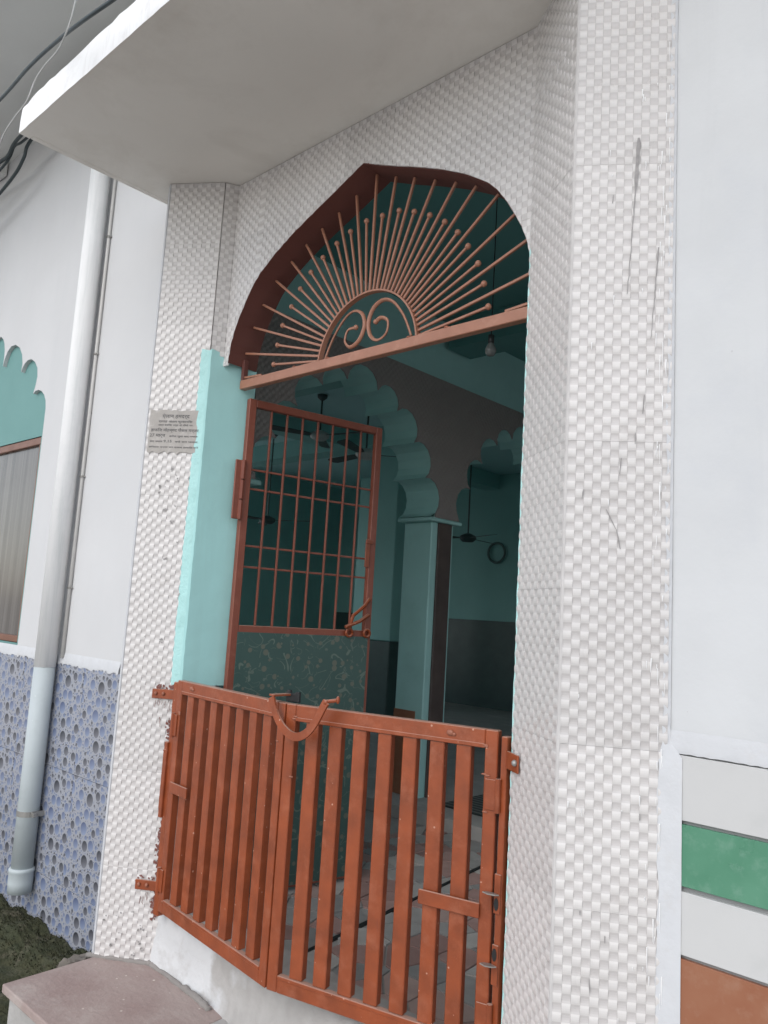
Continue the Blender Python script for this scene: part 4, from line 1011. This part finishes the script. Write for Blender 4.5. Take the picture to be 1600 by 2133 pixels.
# ------------------------------------------------------------------ pasted paper notice
t = thing('paper_notice', 'weathered grey paper notice with printed text pasted on left pilaster', 'notice', on_left(.15, .765, .0138))
q = MB(); random.seed(27); n = 16; vs = []; fs = []
for k in range(5):
    for i in range(n+1):
        s = .008+.268*i/n; z = .768+.228*k/4
        if k == 0: z += random.uniform(-.006, .012)
        if k == 4: z += random.uniform(-.005, .003)
        if i == 0: s += random.uniform(0, .006)
        vs.append(on_left(s, z, .0143+random.uniform(0, .0006)))
for k in range(4):
    for i in range(n): fs.append((k*(n+1)+i, k*(n+1)+i+1, (k+1)*(n+1)+i+1, (k+1)*(n+1)+i))
q.add(vs, fs); q.build('sheet', 'paper', t)
lines = [('ऐलान हमदर्द', .955, .026, .155, .15), ('दरगाह आलम फुरकानिया', .930, .0155, .155, .185), ('आल इंडिया उर्स के मौके पर', .912, .012, .155, .19),
         ('हाफिज मोहम्मद फैसल मन्जर', .882, .021, .155, .262), ('27 मार्च', .853, .024, .062, .085), ('बरोज जुमा बाद नमाज', .853, .013, .205, .155), ('बाद नमाज', .824, .013, .058, .07), ('9.15', .824, .019, .122, .045), ('बजे रात जलसा', .824, .013, .225, .13), ('शिरकत फरमा कर सवाब हासिल करें', .795, .011, .155, .27)]
try:
    R_l = Matrix(((UL.x, 0, NL.x, 0), (UL.y, 0, NL.y, 0), (0, 1, 0, 0), (0, 0, 0, 1)))
    for txt, z, size, s, wmax in lines:
        cu = bpy.data.curves.new('text', 'FONT'); cu.body = txt; cu.size = size; cu.align_x = 'CENTER'; cu.offset = size*.012; cu.resolution_u = 2
        o = bpy.data.objects.new('text', cu); COL.objects.link(o); bpy.context.view_layer.update()
        me = bpy.data.meshes.new_from_object(o.evaluated_get(bpy.context.evaluated_depsgraph_get())); bpy.data.objects.remove(o)
        if not len(me.vertices): continue
        me.name = 'printed_line'; wd = max(v.co.x for v in me.vertices)-min(v.co.x for v in me.vertices); k_ = wmax/wd if wd > 0 else 1
        T = Matrix.Translation(on_left(s, z, .0156)) @ R_l @ Matrix.Diagonal((k_, 1, 1, 1)); me.transform(T)
        me.materials.clear(); me.materials.append(M['ink']); link('printed_line', me, t)
except Exception as ex: print('text', ex)

# ------------------------------------------------------------------ overhead cables
def cable(label, path, Y, r_, m_, ext0=None):
    pts = spline([tuple(atY(x, y, Y+dy)) for x, y, dy in path], 8)
    a_, b_ = (pts[0]-pts[1]).normalized(), (pts[-1]-pts[-2]).normalized()      # the runs carry on beyond the picture
    for e_, first_ in ((a_, True), (b_, False)):
        d_ = Vector((math.copysign(1, e_.x), 0, max(-.12, min(.12, e_.z)))); base_ = pts[0] if first_ else pts[-1]
        ext = [base_+e_*.12*k+(d_*.22*k*k if k < 4 else d_*(1.98+1.3*(k-3))) for k in range(1, 6)]
        pts = list(reversed(ext))+pts if first_ else pts+ext
    t = thing('cable', label, 'cable', tuple(pts[0]), 'overhead cables')
    q = MB(); q.tube(pts, r_, 7); q.build('sheath', m_, t, True)
cable('thick dark cable crossing diagonally in front of the canopy edge', [(-120, 330, .3), (0, 208, .2), (60, 140, .1), (120, 85, .05), (175, 42, 0), (235, 0, 0), (330, -70, 0)], 1.22, .0085, 'cable')
cable('thin twisted wire looping over the thick cable', [(175, -60, 0), (158, 0, 0), (148, 40, 0), (135, 75, 0), (120, 105, .02), (92, 138, .03), (72, 170, .03), (55, 212, .02), (30, 245, .03), (8, 280, .05), (-10, 330, .06)], 1.20, .0034, 'cable_white')
cable('dark cable of the bundle passing behind the canopy corner, uppermost', [(120, 210, 0), (38, 288, 0), (18, 322, .02), (0, 338, .02), (-80, 400, .03)], 2.02, .013, 'cable')
cable('greenish cable of the bundle passing behind the canopy corner, middle', [(130, 220, 0), (50, 292, 0), (30, 305, 0), (12, 340, 0), (-60, 420, 0)], 2.06, .010, 'cable')
cable('lowest dark cable of the bundle, sagging clear of the canopy corner', [(140, 200, 0), (64, 292, 0), (50, 328, 0), (33, 360, 0), (0, 402, 0), (-60, 470, 0)], 2.10, .0125, 'cable')

# ------------------------------------------------------------------ inside: floor, walls, ceiling
HX0, HX1, HY1, HZ = -11.0, .6, 10.6, 2.30
q = MB(); q.box((HX0, 2.36, FLOOR-.1), (HX1, HY1, FLOOR-.008)); fl = struct(q.build('hall_floor', 'mortar'))
q = MB(); q.box((HX0, 4.50, FLOOR-.007), (HX1, HY1, FLOOR+.09), .004); struct(q.build('raised_floor', 'cement'))
def ceiling_box(name, a, b, m_): q = MB(); q.box(a, b); return struct(q.build(name, m_))
ceiling_box('hall_ceiling', (HX0, 2.502, HZ+.12), (-3.91, HY1+.2, HZ+.3), 'hall_ceiling')
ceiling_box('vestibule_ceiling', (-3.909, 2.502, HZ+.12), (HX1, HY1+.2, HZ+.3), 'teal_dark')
q = MB(); q.box((HX0, HY1, FLOOR), (HX1, HY1+.2, HZ+.12)); struct(q.build('hall_wall_far', 'teal_hall'))
q = MB(); yy_ = [2.50, 2.75, 5.0, 5.2, 7.9, HY1]
for k in range(0, 6, 2): q.box((HX0-.2, yy_[k], FLOOR), (HX0, yy_[k+1], HZ+.12))
for k in range(1, 5, 2): q.box((HX0-.199, yy_[k], FLOOR), (HX0-.001, yy_[k+1], -.90)); q.box((HX0-.199, yy_[k], 2.15), (HX0-.001, yy_[k+1], HZ+.12))  # unseen openings, added to let daylight into the hall
struct(q.build('hall_wall_side', 'teal_hall'))
q = MB()
for y0_, y1_ in ((2.50, 3.1), (5.2, 5.5), (7.2, HY1)): q.box((HX1, y0_, FLOOR), (HX1+.2, y1_, HZ+.12))  # gaps between the piers are out of view, added to brighten the interior
q.box((HX1+.001, 3.1, HZ-.55), (HX1+.199, 7.2, HZ+.119)); struct(q.build('hall_wall_right', 'teal_hall'))
q = MB(); q.box((-1.40, 2.43, FLOOR), (HX1, 2.502, HZ+.3)); q.box((-3.5, 2.36, 2.27), (HX1, 2.4985, 3.6)); q.box((.2, 2.33, FLOOR), (HX1, 2.45, 3.5)); struct(q.build('facade_inner_wall', 'teal_hall'))
q2 = MB(); q = MB()
for y in (4.95, 7.3): q2.box((-3.86, y-.15, HZ-.12), (HX1, y+.15, HZ+.119))
for y in (4.95, 7.3): q.box((HX0, y-.15, HZ-.12), (-4.30, y+.15, HZ+.119))
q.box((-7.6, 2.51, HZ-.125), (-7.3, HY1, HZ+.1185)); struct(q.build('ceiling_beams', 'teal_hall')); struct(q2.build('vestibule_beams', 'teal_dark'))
q = MB(); q.box((HX0+.002, HY1-.03, FLOOR+.09), (HX1, HY1-.001, .02), .003); q.box((HX0+.001, 2.6, FLOOR+.05), (HX0+.03, HY1-.031, -.91), .003); struct(q.build('wall_dado', 'dado'))
# crazy paving: every offcut a piece of its own
random.seed(30); seeds = []
tries = 0
while len(seeds) < 185 and tries < 9000:
    tries += 1; p = (random.uniform(-3.65, -1.2), random.uniform(2.34, 4.52))
    if all((p[0]-a)**2+(p[1]-b)**2 > .0145*random.uniform(.55, 1.3) for a, b in seeds): seeds.append(p)
def clip(poly, nx, ny, c_):
    out = []
    for i in range(len(poly)):
        a, b = poly[i-1], poly[i]; da, db = a[0]*nx+a[1]*ny-c_, b[0]*nx+b[1]*ny-c_
        if (da <= 0) != (db <= 0): u = da/(da-db); out.append((a[0]+(b[0]-a[0])*u, a[1]+(b[1]-a[1])*u))
        if db <= 0: out.append(b)
    return out
for i, (px, py) in enumerate(seeds):
    pg = [(-3.62, 2.40), (-1.25, 2.40), (-1.25, 4.495), (-3.62, 4.495)]
    for j, (qx, qy) in enumerate(seeds):
        if i == j: continue
        d2 = (px-qx)**2+(py-qy)**2
        if d2 > .6: continue
        d_ = math.sqrt(d2); nx_, ny_ = (qx-px)/d_, (qy-py)/d_
        pg = clip(pg, nx_, ny_, ((px+qx)/2)*nx_+((py+qy)/2)*ny_-.0055)
        if len(pg) < 3: break
    # leave a slot for the black inlay strip
    ix0, iy0, ix1, iy1 = -2.60, 2.40, -2.89, 4.50
    dd = hypot(ix1-ix0, iy1-iy0); nx_, ny_ = (iy1-iy0)/dd, -(ix1-ix0)/dd; c0 = ix0*nx_+iy0*ny_
    if px*nx_+py*ny_ < c0: pg = clip(pg, nx_, ny_, c0-.014)
    else: pg = clip(pg, -nx_, -ny_, -c0-.014)
    if len(pg) < 3: continue
    q = MB(); hz = FLOOR+random.uniform(-.002, .0015); q.prism(pg, FLOOR-.009, hz); o = q.build('paving_stone', 'paving', fl)
q = MB(); q.bar((-2.60, 2.42, FLOOR-.003), (-2.89, 4.49, FLOOR-.003), .020, .010); q.build('inlay_strip', 'black', fl)
# prayer mats on the raised floor
for i, y in enumerate((4.75, 5.75, 6.75)):
    o = MB(); o.box((-3.7, 0, 0), (-1.2, .85, .012), .003); ob = o.build('floor_mat', 'mat'); ob.location = (0, y, FLOOR+.091)
    tag(ob, ('dark striped mat nearest the gate on the raised hall floor', 'dark striped mat in the middle of the raised hall floor', 'dark striped mat farthest from the gate on the raised floor')[i], 'mat', 'striped floor mats')

# ---- arcade running into the building
AX, AT = -3.90, .34
t = thing('arcade', 'interior arcade of turquoise multifoil arches faced with basket-weave tiles', 'arcade', (AX, 4.9, FLOOR))
DY = 2.10; YC1 = 3.88
half = [(.16, 1.644), (.387, 1.541), (.601, 1.34), (.756, 1.09), (.85, .80)]
def multifoil(yc):
    cp = [(yc+a, z) for a, z in reversed(half)]; cp = cp+[(yc-a, z) for a, z in half]      # right springing -> left springing
    out = []
    for (y0, z0), (y1, z1) in zip(cp[:-1], cp[1:]):
        my, mz = (y0+y1)/2, (z0+z1)/2; dy_, dz_ = y1-y0, z1-z0; l = hypot(dy_, dz_); ny_, nz_ = dz_/l, -dy_/l
        if ny_*(my-yc)+nz_*(mz-.6) < 0: ny_, nz_ = -ny_, -nz_
        for k in range(7):
            a = pi*k/7; out.append((my-dy_/2*cos(a)+ny_*l*.46*sin(a), mz-dz_/2*cos(a)+nz_*l*.46*sin(a)))
    return out+[cp[-1]]
arch_holes = []
for i in range(3):
    mf = multifoil(YC1+DY*i); arch_holes.append(mf)
def hole_poly(mf): yR, yL = mf[0][0], mf[-1][0]; return [(yL, FLOOR-.02), (yR, FLOOR-.02)]+mf
outer = [(2.51, FLOOR-.05), (9.4, FLOOR-.05), (9.4, HZ+.119), (2.51, HZ+.119)]
# body above the springing, columns below
hs_ = [[(p[0], p[1]) for p in mf]+[(mf[-1][0], .795), (mf[0][0], .795)] for mf in arch_holes]
v4, f4 = poly_with_holes([(2.51, .796), (9.4, .796), (9.4, HZ+.119), (2.51, HZ+.119)], [[(p[0], p[1]) for p in mf[1:-1]]+[(mf[-1][0], .70), (mf[0][0], .70)] for mf in arch_holes])
q = MB()
for x_ in (AX, AX-AT): q.add([(x_, p.x, p.y) for p in v4], f4)
for mf in arch_holes:
    q.add([(AX, y, z) for y, z in mf]+[(AX-AT, y, z) for y, z in mf], [(i, i+1, len(mf)+i+1, len(mf)+i) for i in range(len(mf)-1)])
q.build('arch_body', 'teal_column', t)
for i in range(-1, 3):
    y0 = (YC1+DY*i+.85) if i >= 0 else 2.51; y1 = YC1+DY*(i+1)-.85
    if i == 2: y1 = 9.4
    q = MB(); q.box((AX-AT-.006, y0-.004, .765), (AX+.012, y1+.004, .7955), .006); q.box((AX-AT+.02, y0+.06 if i >= 0 else y0, FLOOR), (AX-.03, y1-.06, .7645), .008); co = q.build('column', 'teal_column', t)
    if i >= 0:
        q = MB(); q.box((AX-.0295, y0+.13, FLOOR+.09), (AX-.012, y1-.10, .763), .004); q.build('pilaster_panel', 'panel_brown', co)
        q = MB(); q.box((AX-AT+.025, y0+.045, FLOOR+.09), (AX-.10, y0+.0595, -.72), .003); q.build('foot_panel', 'marble_brown', co)
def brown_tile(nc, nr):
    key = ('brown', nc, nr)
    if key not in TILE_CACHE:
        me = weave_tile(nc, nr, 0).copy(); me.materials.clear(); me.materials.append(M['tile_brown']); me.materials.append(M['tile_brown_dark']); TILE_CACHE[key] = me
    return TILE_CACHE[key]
# tile facing of the spandrels: cut tiles 12 x 18 cells
cut = MB()
for k, mf in enumerate(arch_holes[:2]):
    cut.prism([(mf[-1][0]+.001, .5)]+list(reversed(mf))[1:-1]+[(mf[0][0]-.001, .5)], AX-.1, AX+.1, ax='x')
cutter = cut.build('cutter', 'grout'); obs = []
for i in range(12):
    for k in range(3):
        y0 = 2.93+.305*i; z0 = .797+.457*k; z1 = min(z0+.457, 1.92); nr = max(1, round((z1-z0)/CELL))
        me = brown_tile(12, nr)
        o = bpy.data.objects.new('tile', me); COL.objects.link(o); o.parent = t
        o.matrix_local = Matrix.Translation(-Vector(t['wc'])) @ Matrix.Translation((AX+.011, y0, z0)) @ Matrix.Rotation(pi/2, 4, 'Z') @ Matrix.Diagonal((1, 1, (z1-z0)/(nr*CELL), 1))
        obs.append(o); md = o.modifiers.new('cut', 'BOOLEAN'); md.operation = 'DIFFERENCE'; md.object = cutter; md.solver = 'EXACT'
bpy.context.view_layer.update(); dg = bpy.context.evaluated_depsgraph_get()
res = [(o, bpy.data.meshes.new_from_object(o.evaluated_get(dg))) for o in obs]
for o, me in res:
    set_cut(o, me)
bpy.data.objects.remove(cutter)
# second row of columns deep in the hall
for i, (x, y) in enumerate(((-6.5, 7.2), (-8.6, 9.0))):
    t = thing('hall_column', ('square turquoise column standing deep in the dark hall', 'farthest square turquoise column against the dark hall wall')[i], 'column', (x, y, FLOOR+.09), 'hall columns')
    q = MB(); q.box((x-.17, y-.17, -.30), (x+.17, y+.17, HZ-.13), .01); q.build('shaft', 'teal_hall', t)
    q = MB(); q.box((x-.18, y-.18, FLOOR+.09), (x+.18, y+.18, -.301), .01); q.build('foot', 'dado', t)

# ---- ceiling fans, bulb, ring on the far wall
def fan(x, y, z, rot, label, hub='metal_white'):
    t = thing('ceiling_fan', label, 'fan', (x, y, z), 'ceiling fans')
    q = MB(); q.tube([(x, y, z+.03), (x, y, HZ+.118)], .010, 8); q.build('rod', 'fan_dark', t)
    q = MB(); q.lathe([(.01, -.055), (.07, -.05), (.105, -.02), (.11, .0), (.10, .025), (.05, .05), (.02, .06)], (x, y, z), 18); q.build('motor', hub, t, True)
    q = MB(); q.lathe([(.02, .0), (.055, .03), (.06, .06)], (x, y, HZ+.055), 12); q.build('canopy_cup', 'fan_dark', t, True)
    for k in range(3):
        a = rot+2*pi*k/3; T = Matrix.Translation((x, y, z)) @ Matrix.Rotation(a, 4, 'Z') @ Matrix.Rotation(radians(10), 4, 'X')
        q = MB(); q.prism([(.09, -.02), (.18, -.05), (.58, -.065), (.62, -.04), (.62, .045), (.58, .06), (.18, .045), (.09, .02)], -.003, .003, T=T); q.build('blade', 'fan_dark', t)
fan(-5.5, 5.59, 1.62, .9, 'ceiling fan with pale motor hanging behind the nearest arch')
fan(-6.4, 5.75, 1.95, .2, 'ceiling fan with dark blades seen left of the pale one')
fan(-6.0, 8.05, 1.05, 1.7, 'low hanging fan in front of the far hall wall', 'fan_dark')
fan(-8.4, 6.7, 1.2, .5, 'fan deep in the hall seen through the barred door', 'fan_dark')
t = thing('light_bulb', 'unlit glass bulb hanging from the ceiling just inside the arch', 'bulb', (-2.4, 3.35, 1.42))
q = MB(); q.lathe([(.005, 0), (.02, .004), (.03, .02), (.031, .035), (.022, .058), (.014, .072)], (-2.4, 3.35, 1.425), 14); q.build('globe', 'glass_bulb', t, True)
q = MB(); q.lathe([(.014, 0), (.017, .005), (.017, .045), (.006, .05)], (-2.4, 3.35, 1.497), 12); q.build('holder', 'black', t, True)
q = MB(); q.tube([(-2.4, 3.35, 1.545), (-2.4, 3.35, HZ+.119)], .003, 6); q.build('flex', 'black', t)
t = thing('wall_ring', 'dark round ring hanging on the far hall wall', 'ring', (-7.25, HY1-.03, 1.0))
q = MB(); q.tube([(-7.28+.16*cos(2*pi*k/32), HY1-.04, 1.12+.16*sin(2*pi*k/32)) for k in range(33)], .020, 8); q.build('ring', 'ring_dark', t, True)
